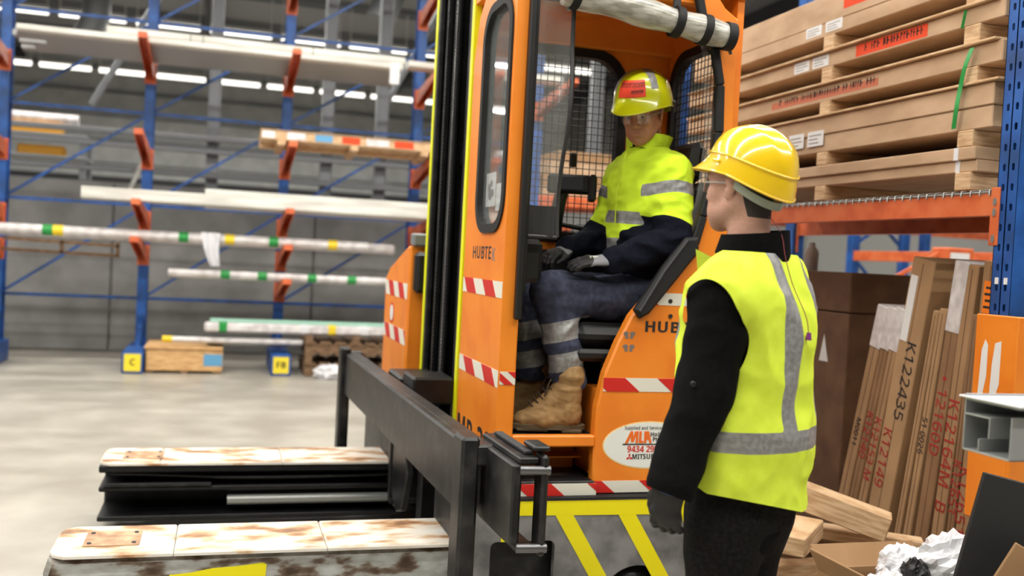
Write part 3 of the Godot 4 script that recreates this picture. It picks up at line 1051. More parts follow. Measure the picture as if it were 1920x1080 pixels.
	for t in [0.06, 0.66, 0.83]:
		st = mb()
		var p := r0.lerp(r1, t)
		var dir := (r1 - r0).normalized()
		tube(st, [p - dir * 0.016, p + dir * 0.016], 0.061, 20)
		if t < 0.7:
			bar(st, p + Vector3(0, 0.05, 0), p + Vector3(0.005, 0.12, -0.02), 0.03, 0.015, 0.003)
		obj("strap", st, M.black_rubber, roll)
	st = mb()
	tube(st, [r1 - Vector3(0.03, -0.003, 0), r1 + Vector3(0.006, 0, 0)], 0.056, 20)
	obj("roll_end", st, M.black_rubber, roll)


# black welded wire behind a window opening
func mesh_guard(parent: Node, win: PackedVector2Array, xf: Transform3D, x0: float, x1: float, y0: float, y1: float) -> void:
	var st := mb()
	var step := 0.032
	var lines := []
	var x := x0 + 0.02
	while x < x1:
		lines.append([Vector2(x, y0 - 0.1), Vector2(x, y1 + 0.1)])
		x += step
	var y := y0 + 0.02
	while y < y1:
		lines.append([Vector2(x0 - 0.1, y), Vector2(x1 + 0.1, y)])
		y += step
	for l in lines:
		for p in Geometry2D.intersect_polyline_with_polygon(PackedVector2Array(l), win):
			if p.size() >= 2:
				tube(st, [xf * Vector3(p[0].x, p[0].y, 0), xf * Vector3(p[p.size() - 1].x, p[p.size() - 1].y, 0)], 0.0022, 5, false)
	obj("wire_mesh", st, M.black_plastic, parent)


func build_decal(body: Node) -> void:
	var z := -3.5995
	var st := mb()
	prism(st, ellipse(1.672, 0.734, 0.2, 0.096, 40), 0.001, on_xy(z - 0.0005))
	var oval := obj("service_sticker", st, plain("decal_rim", Color(0.92, 0.8, 0.55), 0.4), body)
	st = mb()
	prism(st, ellipse(1.672, 0.734, 0.195, 0.091, 40), 0.0018, on_xy(z - 0.0005))
	obj("sticker_face", st, M.decal_white, oval)
	var at := func(x: float, y: float) -> Transform3D: return Transform3D(Basis.IDENTITY, Vector3(x, y, z + 0.0015))
	lettering("Supplied and Serviced", 0.013, M.decal_dark, oval, at.call(1.647, 0.803), false, 0.95)
	lettering("Holdings", 0.018, M.decal_dark, oval, at.call(1.726, 0.777), true)
	lettering("Pty Ltd", 0.016, M.decal_dark, oval, at.call(1.722, 0.757), true)
	lettering("9434 299", 0.025, M.decal_red, oval, at.call(1.645, 0.718), true, 0.95)
	lettering("MITSUBISHI", 0.02, M.decal_dark, oval, at.call(1.675, 0.688), true, 0.95)
	# the slanted three letters M L A standing on a bar
	st = mb()
	var letters := [
		[[0.0, 0.0], [0.014, 0.0], [0.028, 0.026], [0.03, 0.004], [0.042, 0.004], [0.054, 0.03], [0.052, 0.0], [0.064, 0.0], [0.064, 0.048], [0.048, 0.048], [0.04, 0.026], [0.038, 0.048], [0.026, 0.048]],
		[[0.068, 0.0], [0.09, 0.0], [0.09, 0.01], [0.08, 0.01], [0.08, 0.048], [0.068, 0.048]],
		[[0.093, 0.0], [0.105, 0.0], [0.105, 0.014], [0.116, 0.014], [0.12, 0.0], [0.132, 0.0], [0.116, 0.048], [0.093, 0.048]],
	]
	for l in letters:
		var p := PackedVector2Array()
		for q in l:
			p.append(Vector2(1.566 + q[0] * 0.88, 0.742 + q[1]))
		prism(st, p, 0.0015, on_xy(z + 0.0012))
	obj("sticker_letters", st, M.decal_orange, oval)
	st = mb()
	prism(st, PackedVector2Array([Vector2(1.556, 0.735), Vector2(1.74, 0.735), Vector2(1.74, 0.739), Vector2(1.558, 0.74)]), 0.0012, on_xy(z + 0.0012))
	obj("sticker_rule", st, M.decal_dark, oval)
	st = mb()
	for a in [90.0, 210.0, 330.0]:
		var d := Vector2.from_angle(deg_to_rad(a))
		var s := Vector2(-d.y, d.x)
		var c := Vector2(1.589, 0.686)
		prism(st, PackedVector2Array([c, c + d * 0.008 + s * 0.0045, c + d * 0.016, c + d * 0.008 - s * 0.0045]), 0.0015, on_xy(z + 0.0012))
	obj("sticker_emblem", st, M.decal_red, oval)


# ------------------------------------------------------------------ soft bodies: tapered limbs joined smoothly and meshed as surface nets
class Soft:
	var a := PackedVector3Array()
	var ba := PackedVector3Array()
	var bb := PackedFloat32Array()
	var ra := PackedFloat32Array()
	var rb := PackedFloat32Array()
	var fn := PackedVector3Array()
	var fs := PackedFloat32Array()
	var kk := PackedFloat32Array()
	var sub := PackedByteArray()
	var noise: FastNoiseLite
	var amp := 0.0
	var nscale := Vector3.ONE

	# a tapered limb from p to q; flattened along dir to the given share of its width
	func limb(p: Vector3, q: Vector3, r0: float, r1: float, k := 0.03, dir := Vector3.ZERO, flat := 1.0, cut := false) -> Soft:
		a.append(p)
		var d := q - p
		var s := 1.0 / flat - 1.0
		d += dir * d.dot(dir) * s
		ba.append(d)
		bb.append(maxf(d.length_squared(), 1e-9))
		ra.append(r0)
		rb.append(r1)
		fn.append(dir)
		fs.append(s)
		kk.append(k)
		sub.append(1 if cut else 0)
		return self

	func ball(p: Vector3, r: float, k := 0.02, cut := false) -> Soft:
		return limb(p, p + Vector3(0, 1e-4, 0), r, r, k, Vector3.ZERO, 1.0, cut)

	func creases(amount: float, freq: float, scale: Vector3, seed_: int) -> Soft:
		noise = FastNoiseLite.new()
		noise.seed = seed_
		noise.noise_type = FastNoiseLite.TYPE_SIMPLEX_SMOOTH
		noise.fractal_type = FastNoiseLite.FRACTAL_RIDGED
		noise.fractal_octaves = 2
		noise.frequency = freq
		amp = amount
		nscale = scale
		return self

	func one(i: int, p: Vector3) -> float:
		var q := p - a[i]
		if fs[i] != 0.0:
			q += fn[i] * (q.dot(fn[i]) * fs[i])
		var h := clampf(q.dot(ba[i]) / bb[i], 0.0, 1.0)
		var e := (q - ba[i] * h).length() - lerpf(ra[i], rb[i], h)
		return e / (1.0 + 0.5 * fs[i]) if fs[i] > 0.0 else e

	func eval(p: Vector3, idx: PackedInt32Array) -> float:
		var d := 1e3
		for i in idx:
			var q := p - a[i]
			if fs[i] != 0.0:
				q += fn[i] * (q.dot(fn[i]) * fs[i])
			var h := clampf(q.dot(ba[i]) / bb[i], 0.0, 1.0)
			var e := (q - ba[i] * h).length() - lerpf(ra[i], rb[i], h)
			if fs[i] > 0.0:
				e /= 1.0 + 0.5 * fs[i]
			var k := kk[i]
			if sub[i]:
				var m := maxf(k - absf(d + e), 0.0)
				d = maxf(d, -e) + m * m * 0.25 / k
			else:
				var m := maxf(k - absf(d - e), 0.0)
				d = minf(d, e) - m * m * 0.25 / k
		if amp > 0.0:
			d -= amp * noise.get_noise_3dv(p * nscale)
		return d

	func build(cell: float) -> Dictionary:
		var all := PackedInt32Array(range(a.size()))
		var lo := Vector3.ONE * 1e3
		var hi := -lo
		for i in a.size():
			if sub[i]:
				continue
			var r := maxf(ra[i], rb[i]) * 1.05 + amp + 0.02
			var e := ba[i]
			if fs[i] != 0.0:
				e -= fn[i] * (e.dot(fn[i]) * fs[i] / (1.0 + fs[i]))
			lo = lo.min(a[i] - Vector3.ONE * r).min(a[i] + e - Vector3.ONE * r)
			hi = hi.max(a[i] + Vector3.ONE * r).max(a[i] + e + Vector3.ONE * r)
		var B := 4
		var nb := Vector3i(((hi - lo) / (cell * B)).ceil())
		var nx := nb.x * B + 1
		var ny := nb.y * B + 1
		var nz := nb.z * B + 1
		var sy := nx
		var sz := nx * ny
		var vals := PackedFloat32Array()
		vals.resize(nx * ny * nz)
		vals.fill(9e9)
		var vid := PackedInt32Array()
		vid.resize(nx * ny * nz)
		vid.fill(-1)
		var diag := cell * B * 0.87
		var blocks := []
		for bz in nb.z:
			for by in nb.y:
				for bx_ in nb.x:
					var c := lo + (Vector3(bx_, by, bz) + Vector3.ONE * 0.5) * (cell * B)
					var d := eval(c, all)
					if absf(d) > diag * 1.35 + amp:
						continue
					var idx := PackedInt32Array()
					for i in all:
						if one(i, c) < d + diag * 2.4 + kk[i] + amp or sub[i]:
							idx.append(i)
					blocks.append(Vector3i(bx_, by, bz) * B)
					var o := Vector3i(bx_, by, bz) * B
					for z in B + 1:
						for y in B + 1:
							var at := (o.z + z) * sz + (o.y + y) * sy + o.x
							for x in B + 1:
								if vals[at + x] > 8e9:
									vals[at + x] = eval(lo + Vector3(o.x + x, o.y + y, o.z + z) * cell, idx)
		var verts := PackedVector3Array()
		var norms := PackedVector3Array()
		var offs := [0, 1, sy, sy + 1, sz, sz + 1, sz + sy, sz + sy + 1]
		var edges := [[0, 1], [2, 3], [4, 5], [6, 7], [0, 2], [1, 3], [4, 6], [5, 7], [0, 4], [1, 5], [2, 6], [3, 7]]
		var corner := [Vector3(0, 0, 0), Vector3(1, 0, 0), Vector3(0, 1, 0), Vector3(1, 1, 0), Vector3(0, 0, 1), Vector3(1, 0, 1), Vector3(0, 1, 1), Vector3(1, 1, 1)]
		var cells := PackedInt32Array()
		var v := PackedFloat32Array()
		v.resize(8)
		for o in blocks:
			for z in range(o.z, o.z + B):
				for y in range(o.y, o.y + B):
					for x in range(o.x, o.x + B):
						var at: int = z * sz + y * sy + x
						var neg := 0
						for i in 8:
							v[i] = vals[at + offs[i]]
							if v[i] < 0.0:
								neg += 1
						if neg == 0 or neg == 8:
							continue
						var sum := Vector3.ZERO
						var n := 0
						for e in edges:
							var p: float = v[e[0]]
							var q: float = v[e[1]]
							if (p < 0.0) != (q < 0.0):
								var t := p / (p - q)
								sum += (corner[e[0]] as Vector3).lerp(corner[e[1]], t)
								n += 1
						vid[at] = verts.size()
						cells.append(at)
						verts.append(lo + (Vector3(x, y, z) + sum / n) * cell)
						var g := Vector3(v[1] - v[0] + v[3] - v[2] + v[5] - v[4] + v[7] - v[6], v[2] - v[0] + v[3] - v[1] + v[6] - v[4] + v[7] - v[5], v[4] - v[0] + v[5] - v[1] + v[6] - v[2] + v[7] - v[3])
						norms.append(g.normalized())
		var tris := PackedInt32Array()
		for at in cells:
			for ax in 3:
				var step: int = [1, sy, sz][ax]
				var u: int = [sy, sz, 1][ax]
				var w: int = [sz, 1, sy][ax]
				if at - u - w < 0:
					continue
				var p := vals[at]
				var q := vals[at + step]
				if q > 8e9 or (p < 0.0) == (q < 0.0):
					continue
				var i0 := vid[at]
				var i1 := vid[at - u]
				var i2 := vid[at - u - w]
				var i3 := vid[at - w]
				if i1 < 0 or i2 < 0 or i3 < 0:
					continue
				if p < 0.0:
					tris.append_array(PackedInt32Array([i0, i2, i1, i0, i3, i2]))
				else:
					tris.append_array(PackedInt32Array([i0, i1, i2, i0, i2, i3]))
		# soften the normals over their neighbours
		for pass_ in 1:
			var acc := norms.duplicate()
			for t in range(0, tris.size(), 3):
				var m := norms[tris[t]] + norms[tris[t + 1]] + norms[tris[t + 2]]
				acc[tris[t]] += m * 0.35
				acc[tris[t + 1]] += m * 0.35
				acc[tris[t + 2]] += m * 0.35
			for i in acc.size():
				acc[i] = acc[i].normalized()
			norms = acc
		return {"v": verts, "n": norms, "t": tris}


# cuts a mesh along the zero line of f; returns what lies where f < 0 and the rest
func split(m: Dictionary, f: Callable) -> Array:
	var out := []
	var val := PackedFloat32Array()
	for p in m.v:
		val.append(f.call(p))
	for side in 2:
		var vs: PackedVector3Array = m.v.duplicate()
		var ns: PackedVector3Array = m.n.duplicate()
		var ts := PackedInt32Array()
		var cache := {}
		for t in range(0, m.t.size(), 3):
			var poly := PackedInt32Array()
			for k in 3:
				var i: int = m.t[t + k]
				var j: int = m.t[t + (k + 1) % 3]
				var inside := (val[i] < 0.0) == (side == 0)
				if inside:
					poly.append(i)
				if (val[i] < 0.0) != (val[j] < 0.0):
					var key := Vector2i(mini(i, j), maxi(i, j))
					if not cache.has(key):
						var w := val[i] / (val[i] - val[j])
						cache[key] = vs.size()
						vs.append((m.v[i] as Vector3).lerp(m.v[j], w))
						ns.append(((m.n[i] as Vector3).lerp(m.n[j], w)).normalized())
					poly.append(cache[key])
			for k in range(1, poly.size() - 1):
				ts.append_array(PackedInt32Array([poly[0], poly[k], poly[k + 1]]))
		# drop unused vertices
		var remap := {}
		var v2 := PackedVector3Array()
		var n2 := PackedVector3Array()
		var t2 := PackedInt32Array()
		for i in ts:
			if not remap.has(i):
				remap[i] = v2.size()
				v2.append(vs[i])
				n2.append(ns[i])
			t2.append(remap[i])
		out.append({"v": v2, "n": n2, "t": t2})
	return out


func soft_obj(called: String, m: Dictionary, mat_: Material, parent: Node, xf := Transform3D.IDENTITY) -> MeshInstance3D:
	var arr := []
	arr.resize(Mesh.ARRAY_MAX)
	var v: PackedVector3Array = m.v
	var n: PackedVector3Array = m.n
	if xf != Transform3D.IDENTITY:
		v = xf * v
		n = Transform3D(xf.basis, Vector3.ZERO) * n
	var t: PackedInt32Array = m.t
	for i in range(0, t.size(), 3):
		if (v[t[i + 1]] - v[t[i]]).cross(v[t[i + 2]] - v[t[i]]).dot(n[t[i]] + n[t[i + 1]] + n[t[i + 2]]) > 0.0:
			var x := t[i + 1]
			t[i + 1] = t[i + 2]
			t[i + 2] = x
	if v.is_empty():
		v = PackedVector3Array([Vector3.ZERO, Vector3.ZERO, Vector3.ZERO])
		n = PackedVector3Array([Vector3.UP, Vector3.UP, Vector3.UP])
		t = PackedInt32Array([0, 1, 2])
	arr[Mesh.ARRAY_VERTEX] = v
	arr[Mesh.ARRAY_NORMAL] = n
	arr[Mesh.ARRAY_INDEX] = t
	var am := ArrayMesh.new()
	am.add_surface_from_arrays(Mesh.PRIMITIVE_TRIANGLES, arr)
	return mesh_node(called, am, mat_, parent)


# ------------------------------------------------------------------ heads, helmets, hands, boots
func head_shape() -> Dictionary:
	var s := Soft.new()
	var Y := Vector3.UP
	s.limb(Vector3(0, 0.045, -0.025), Vector3(0, 0.045, 0.022), 0.083, 0.078, 0.02, Vector3.RIGHT, 0.94)
	s.limb(Vector3(0, -0.005, 0.03), Vector3(0, -0.052, 0.042), 0.064, 0.052, 0.03)
	for x in [-1.0, 1.0]:
		s.limb(Vector3(x * 0.052, -0.045, -0.005), Vector3(x * 0.018, -0.094, 0.062), 0.022, 0.019, 0.03)
		s.ball(Vector3(x * 0.042, -0.022, 0.064), 0.021, 0.025)
		s.ball(Vector3(x * 0.034, -0.068, 0.058), 0.02, 0.03)
	s.ball(Vector3(0, -0.1, 0.07), 0.019, 0.022)
	s.limb(Vector3(-0.036, 0.024, 0.084), Vector3(0.036, 0.024, 0.084), 0.012, 0.012, 0.018)
	s.limb(Vector3(0, 0.014, 0.092), Vector3(0, -0.03, 0.111), 0.0085, 0.0125, 0.012)
	for x in [-1.0, 1.0]:
		s.ball(Vector3(x * 0.0125, -0.035, 0.1), 0.0085, 0.008)
	s.limb(Vector3(-0.019, -0.0615, 0.09), Vector3(0.019, -0.0615, 0.09), 0.0062, 0.0062, 0.008)
	s.limb(Vector3(-0.016, -0.0735, 0.0905), Vector3(0.016, -0.0735, 0.0905), 0.0072, 0.0072, 0.008)
	s.limb(Vector3(-0.024, -0.0672, 0.099), Vector3(0.024, -0.0672, 0.099), 0.0022, 0.0022, 0.004, Vector3.ZERO, 1.0, true)
	for x in [-1.0, 1.0]:
		s.ball(Vector3(x * 0.031, 0.006, 0.1), 0.0155, 0.012, true)
		# ears
		s.limb(Vector3(x * 0.079, 0.014, -0.012), Vector3(x * 0.076, -0.022, -0.004), 0.018, 0.012, 0.006, Vector3(x, 0, -0.4).normalized(), 0.4)
		s.ball(Vector3(x * 0.089, 0.0, -0.002), 0.008, 0.006, true)
	s.limb(Vector3(0, -0.05, -0.03), Vector3(0, -0.17, -0.035), 0.054, 0.058, 0.03)
	return s.build(0.0036)


func make_head(parent: Node, xf: Transform3D, skin: Material, hair: Material, hairline: Callable) -> MeshInstance3D:
	var h := head_shape()
	var parts := split(h, hairline)
	var o := soft_obj("head", parts[1], skin, parent, xf)
	soft_obj("hair", parts[0], hair, o, xf)
	for x in [-1.0, 1.0]:
		var st := mb()
		var eye := []
		for k in 9:
			eye.append(Vector2(0.0115 * sin(PI * k / 8.0) + 0.0001, -0.0115 * cos(PI * k / 8.0)))
		lathe(st, eye, xf * Transform3D(Basis(Vector3.RIGHT, PI / 2), Vector3(x * 0.031, 0.005, 0.0785)), 14)
		obj("eye", st, M.eye_white, o)
		st = mb()
		tube(st, [xf * Vector3(x * 0.031, 0.0025, 0.0875), xf * Vector3(x * 0.031, 0.002, 0.0905)], [0.0062, 0.0054], 12)
		obj("iris", st, M.iris, o)
		st = mb()
		tube(st, [xf * Vector3(x * 0.014, 0.021, 0.0965), xf * Vector3(x * 0.031, 0.0265, 0.0955), xf * Vector3(x * 0.047, 0.022, 0.086)], [0.003, 0.0042, 0.0024], 6)
		obj("eyebrow", st, hair, o)
	return o


func make_glasses(parent: Node, xf: Transform3D) -> void:
	var o: MeshInstance3D = null
	var st: SurfaceTool
	for x in [-1.0, 1.0]:
		st = mb()
		var pts := []
		for k in 9:
			var u := k / 8.0
			var ang := lerpf(0.06, 0.95, u)
			pts.append(Vector3(x * (0.012 + 0.064 * sin(ang)), 0.0, 0.05 + 0.062 * cos(ang * 0.95)))
		for k in 8:
			var t0 := 0.02 * (1.0 - 0.25 * absf(k / 8.0 - 0.3))
			var t1 := 0.02 * (1.0 - 0.25 * absf((k + 1) / 8.0 - 0.3))
			quad(st, xf * (pts[k] + Vector3(0, t0 + 0.002, 0)), xf * (pts[k + 1] + Vector3(0, t1 + 0.002, 0)), xf * (pts[k + 1] - Vector3(0, t1, 0)), xf * (pts[k] - Vector3(0, t0, 0)), xf.basis.z)
		if o == null:
			o = obj("safety_glasses", st, M.lens, parent)
		else:
			obj("second_lens", st, M.lens, o)
	st = mb()
	for x in [-1.0, 1.0]:
		tube(st, [xf * Vector3(x * 0.064, 0.008, 0.086), xf * Vector3(x * 0.082, 0.01, 0.03), xf * Vector3(x * 0.084, 0.012, -0.015)], 0.0028, 6)
	obj("glasses_arm", st, M.clear_arm, o)


# the helmet's outer surface: ang 0 is the front, t runs from crown (0) to rim (1)
func helmet_point(ang: float, t: float, lift := 0.0, ribs := 0.0) -> Vector3:
	var c := cos(ang)
	var s := sin(ang)
	var ph := t * PI * 0.5
	var r := pow(sin(ph), 0.86)
	var y := 0.128 * pow(maxf(cos(ph), 0.0), 0.9)
	var front := maxf(c, 0.0)
	var p := Vector3(s * r * 0.112, 0.042 + y * 1.1, c * r * 0.137 - 0.006)
	p.y += 0.012 * pow(t, 3.0) * s * s
	p.y -= 0.022 * pow(t, 3.0) * maxf(-c, 0.0)
	if t > 0.86:
		var f := (t - 0.86) / 0.14
		p.y -= 0.016 * f
		p.x += s * 0.003 * f
		p.z += c * 0.004 * f + 0.05 * f * f * pow(front, 2.2)
		p.y -= 0.008 * f * pow(front, 3.0)
	var out := Vector3(s * r / 0.114, y / 0.0175 * 0.13, c * r / 0.137).normalized()
	if ribs > 0.0 and t < 0.8:
		var fade := clampf((0.8 - t) / 0.25, 0.0, 1.0)
		lift += ribs * fade * (exp(-pow(p.x / 0.013, 2.0)) + 0.7 * exp(-pow((absf(p.x) - 0.05) / 0.01, 2.0)))
	return p + out * lift


func helmet_patch(st: SurfaceTool, xf: Transform3D, a0: float, a1: float, t0: float, t1: float, na: int, nt: int, lift: float, ribs := 0.0) -> void:
	var g := []
	for j in nt + 1:
		var line := []
		for i in na + 1:
			line.append(xf * helmet_point(lerpf(a0, a1, float(i) / na), lerpf(t0, t1, float(j) / nt), lift, ribs))
		g.append(line)
	var cen := xf * Vector3(0, 0.03, 0)
	for j in nt:
		for i in na:
			for tr in [[g[j][i], g[j + 1][i], g[j + 1][i + 1]], [g[j][i], g[j + 1][i + 1], g[j][i + 1]]]:
				var nn: Vector3 = (tr[1] - tr[0]).cross(tr[2] - tr[0])
				if nn.length_squared() > 1e-16:
					nn = nn.normalized()
					tri(st, tr[0], tr[1], tr[2], nn if nn.dot(tr[0] - cen) > 0 else -nn)


func smooth_commit(st: SurfaceTool) -> SurfaceTool:
	# welds the vertices and averages their normals
	var a := st.commit_to_arrays()
	var v: PackedVector3Array = a[Mesh.ARRAY_VERTEX]
	var n: PackedVector3Array = a[Mesh.ARRAY_NORMAL]
	var sum := {}
	for i in v.size():
		var k := Vector3i((v[i] * 20000.0).round())
		sum[k] = sum.get(k, Vector3.ZERO) + n[i]
	var out := mb()
	for t in range(0, v.size(), 3):
		for j in 3:
			out.set_normal((sum[Vector3i((v[t + j] * 20000.0).round())] as Vector3).normalized())
			out.add_vertex(v[t + j])
	return out


func make_helmet(parent: Node, xf: Transform3D, shell: Material, ribs: float, label: String) -> MeshInstance3D:
	var st := mb()
	helmet_patch(st, xf, 0.0, TAU, 0.0, 1.0, 72, 34, 0.0, ribs)
	var o := obj("hard_hat", smooth_commit(st), shell, parent)
	o.set_meta("label", label)
	st = mb()
	helmet_patch(st, xf, 0.0, TAU, 0.1, 0.995, 48, 14, -0.004)
	obj("inner_shell", smooth_commit(st), shell, o)
	st = mb()
	var rim := []
	for k in 73:
		rim.append(xf * (helmet_point(TAU * k / 72.0, 1.0) + Vector3(0, -0.001, 0)))
	tube(st, rim, 0.0032, 8, false)
	obj("rim_bead", st, shell, o)
	return o


# a gloved or bare hand; z runs to the fingers, y is the back of the hand, the thumb is on the +x side
func hand_shape(curl: float, spread: float, thumb_in: float) -> Dictionary:
	var s := Soft.new()
	s.limb(Vector3(0, 0, -0.03), Vector3(0, 0, 0.02), 0.031, 0.034, 0.02, Vector3.UP, 0.7)
	s.limb(Vector3(0, 0, 0.02), Vector3(0, 0.002, 0.078), 0.036, 0.042, 0.02, Vector3.UP, 0.42)
	s.limb(Vector3(-0.03, 0.001, 0.084), Vector3(0.03, 0.003, 0.086), 0.0125, 0.0135, 0.012)
	var lens := [0.062, 0.078, 0.084, 0.076]
	for i in 4:
		var x := -0.032 + i * 0.0213
		var p := Vector3(x, 0.002, 0.086)
		var dir := Vector3((i - 1.5) * spread, 0, 1).normalized()
		var ang := 0.0
		for j in 3:
			ang += curl * [0.55, 1.0, 0.8][j] * (1.0 + 0.12 * (1.5 - i) * 0.5)
			var d := Vector3(dir.x, -sin(ang), dir.z * cos(ang)).normalized()
			var q: Vector3 = p + d * lens[i] * [0.45, 0.31, 0.24][j]
			s.limb(p, q, [0.0115, 0.0105, 0.0098][j], [0.0105, 0.0098, 0.0088][j], 0.004)
			p = q
	var t0 := Vector3(0.028, -0.006, 0.022)
	var t1 := Vector3(0.056 - 0.015 * thumb_in, -0.014, 0.056)
	var t2 := Vector3(0.064 - 0.03 * thumb_in, -0.02 - 0.006 * thumb_in, 0.086)
	var t3 := Vector3(0.062 - 0.036 * thumb_in, -0.024 - 0.012 * thumb_in, 0.11)
	s.limb(t0, t1, 0.018, 0.0135, 0.014)
	s.limb(t1, t2, 0.0132, 0.0115, 0.006)
	s.limb(t2, t3, 0.0112, 0.0095, 0.004)
	return s.build(0.0034)


func frame_from(at: Vector3, fwd: Vector3, up: Vector3) -> Transform3D:
	var z := fwd.normalized()
	var x := up.cross(z).normalized()
	return Transform3D(Basis(x, z.cross(x), z), at)


func make_boot(parent: Node, xf: Transform3D, leather: Material, sole: Material, lace: Material) -> void:
	var s := Soft.new()
	s.limb(Vector3(0, 0.062, 0.045), Vector3(0, 0.05, 0.15), 0.046, 0.046, 0.03)
	s.limb(Vector3(0, 0.05, 0.15), Vector3(0, 0.042, 0.235), 0.05, 0.043, 0.03, Vector3.UP, 0.86)
	s.limb(Vector3(0, 0.1, 0.055), Vector3(0, 0.22, 0.052), 0.052, 0.054, 0.03)
	s.limb(Vector3(0, 0.165, 0.075), Vector3(0, 0.075, 0.185), 0.045, 0.036, 0.03)
	s.limb(Vector3(0, 0.228, 0.052), Vector3(0, 0.236, 0.052), 0.058, 0.056, 0.012)
	s.creases(0.004, 9.0, Vector3(1, 2.2, 1), 11)
	var m := s.build(0.006)
	m = split(m, func(p: Vector3) -> float: return 0.022 - p.y)[0]
	var b := soft_obj("boot", m, leather, parent, xf)
	var st := mb()
	var outl := PackedVector2Array()
	for k in 40:
		var a := TAU * k / 40.0
		var z := 0.138 + 0.158 * cos(a)
		var w := 0.047 * pow(absf(sin(a)), 0.6) * signf(sin(a)) * (1.0 + 0.12 * cos(a))
		outl.append(Vector2(w, -z))
	prism(st, outl, 0.022, xf * on_xz(0.014), 0.004)
	bx(st, xf * Vector3(0, 0.009, 0.04), Vector3(0.082, 0.018, 0.085), 0.005, xf.basis)
	bx(st, xf * Vector3(0, 0.011, 0.2), Vector3(0.09, 0.014, 0.13), 0.005, xf.basis)
	obj("sole", st, sole, b)
	st = mb()
	for k in 6:
		var f := k / 5.0
		var p := Vector3(0, 0.196, 0.112).lerp(Vector3(0, 0.119, 0.211), f)
		var w := 0.03 - 0.004 * f
		tube(st, [xf * (p + Vector3(-w, -0.018, -0.012)), xf * (p + Vector3(0, 0.008, 0.008)), xf * (p + Vector3(w, -0.018, -0.012))], 0.0032, 6)
	for sx in [-1.0, 1.0]:
		tube(st, smooth_path([xf * Vector3(sx * 0.01, 0.205, 0.125), xf * Vector3(sx * 0.05, 0.21, 0.14), xf * Vector3(sx * 0.058, 0.15, 0.16), xf * Vector3(sx * 0.02, 0.175, 0.14)]), 0.0028, 6)
	obj("laces", st, lace, b)


# a stand-up collar: a band round the neck between two angles (0 is the front)
func collar(called: String, parent: Node, xf: Transform3D, a0: float, a1: float, rx: float, rz: float, h0: float, h1: float, flare: float, mat_: Material, inner: Material) -> void:
	for layer in 2:
		var st := mb()
		var n := 30
		for k in n:
			var q := []
			for e in [[k, 0], [k + 1, 0], [k + 1, 1], [k, 1]]:
				var f: float = float(e[0]) / n
				var a := lerpf(a0, a1, f)
				var h: float = (lerpf(h0, h1, 0.5 - 0.5 * cos(a)) if e[1] == 1 else 0.0)
				var r := 1.0 + flare * float(e[1]) - (0.05 if layer == 1 else 0.0)
				q.append(xf * Vector3(sin(a) * rx * r, h - (0.002 if layer == 1 else 0.0), cos(a) * rz * r))
			quad(st, q[0], q[1], q[2], q[3], (q[0] - xf.origin) * (1.0 if layer == 0 else -1.0))
		obj(called if layer == 0 else called + "_lining", smooth_commit(st), mat_ if layer == 0 else inner, parent)


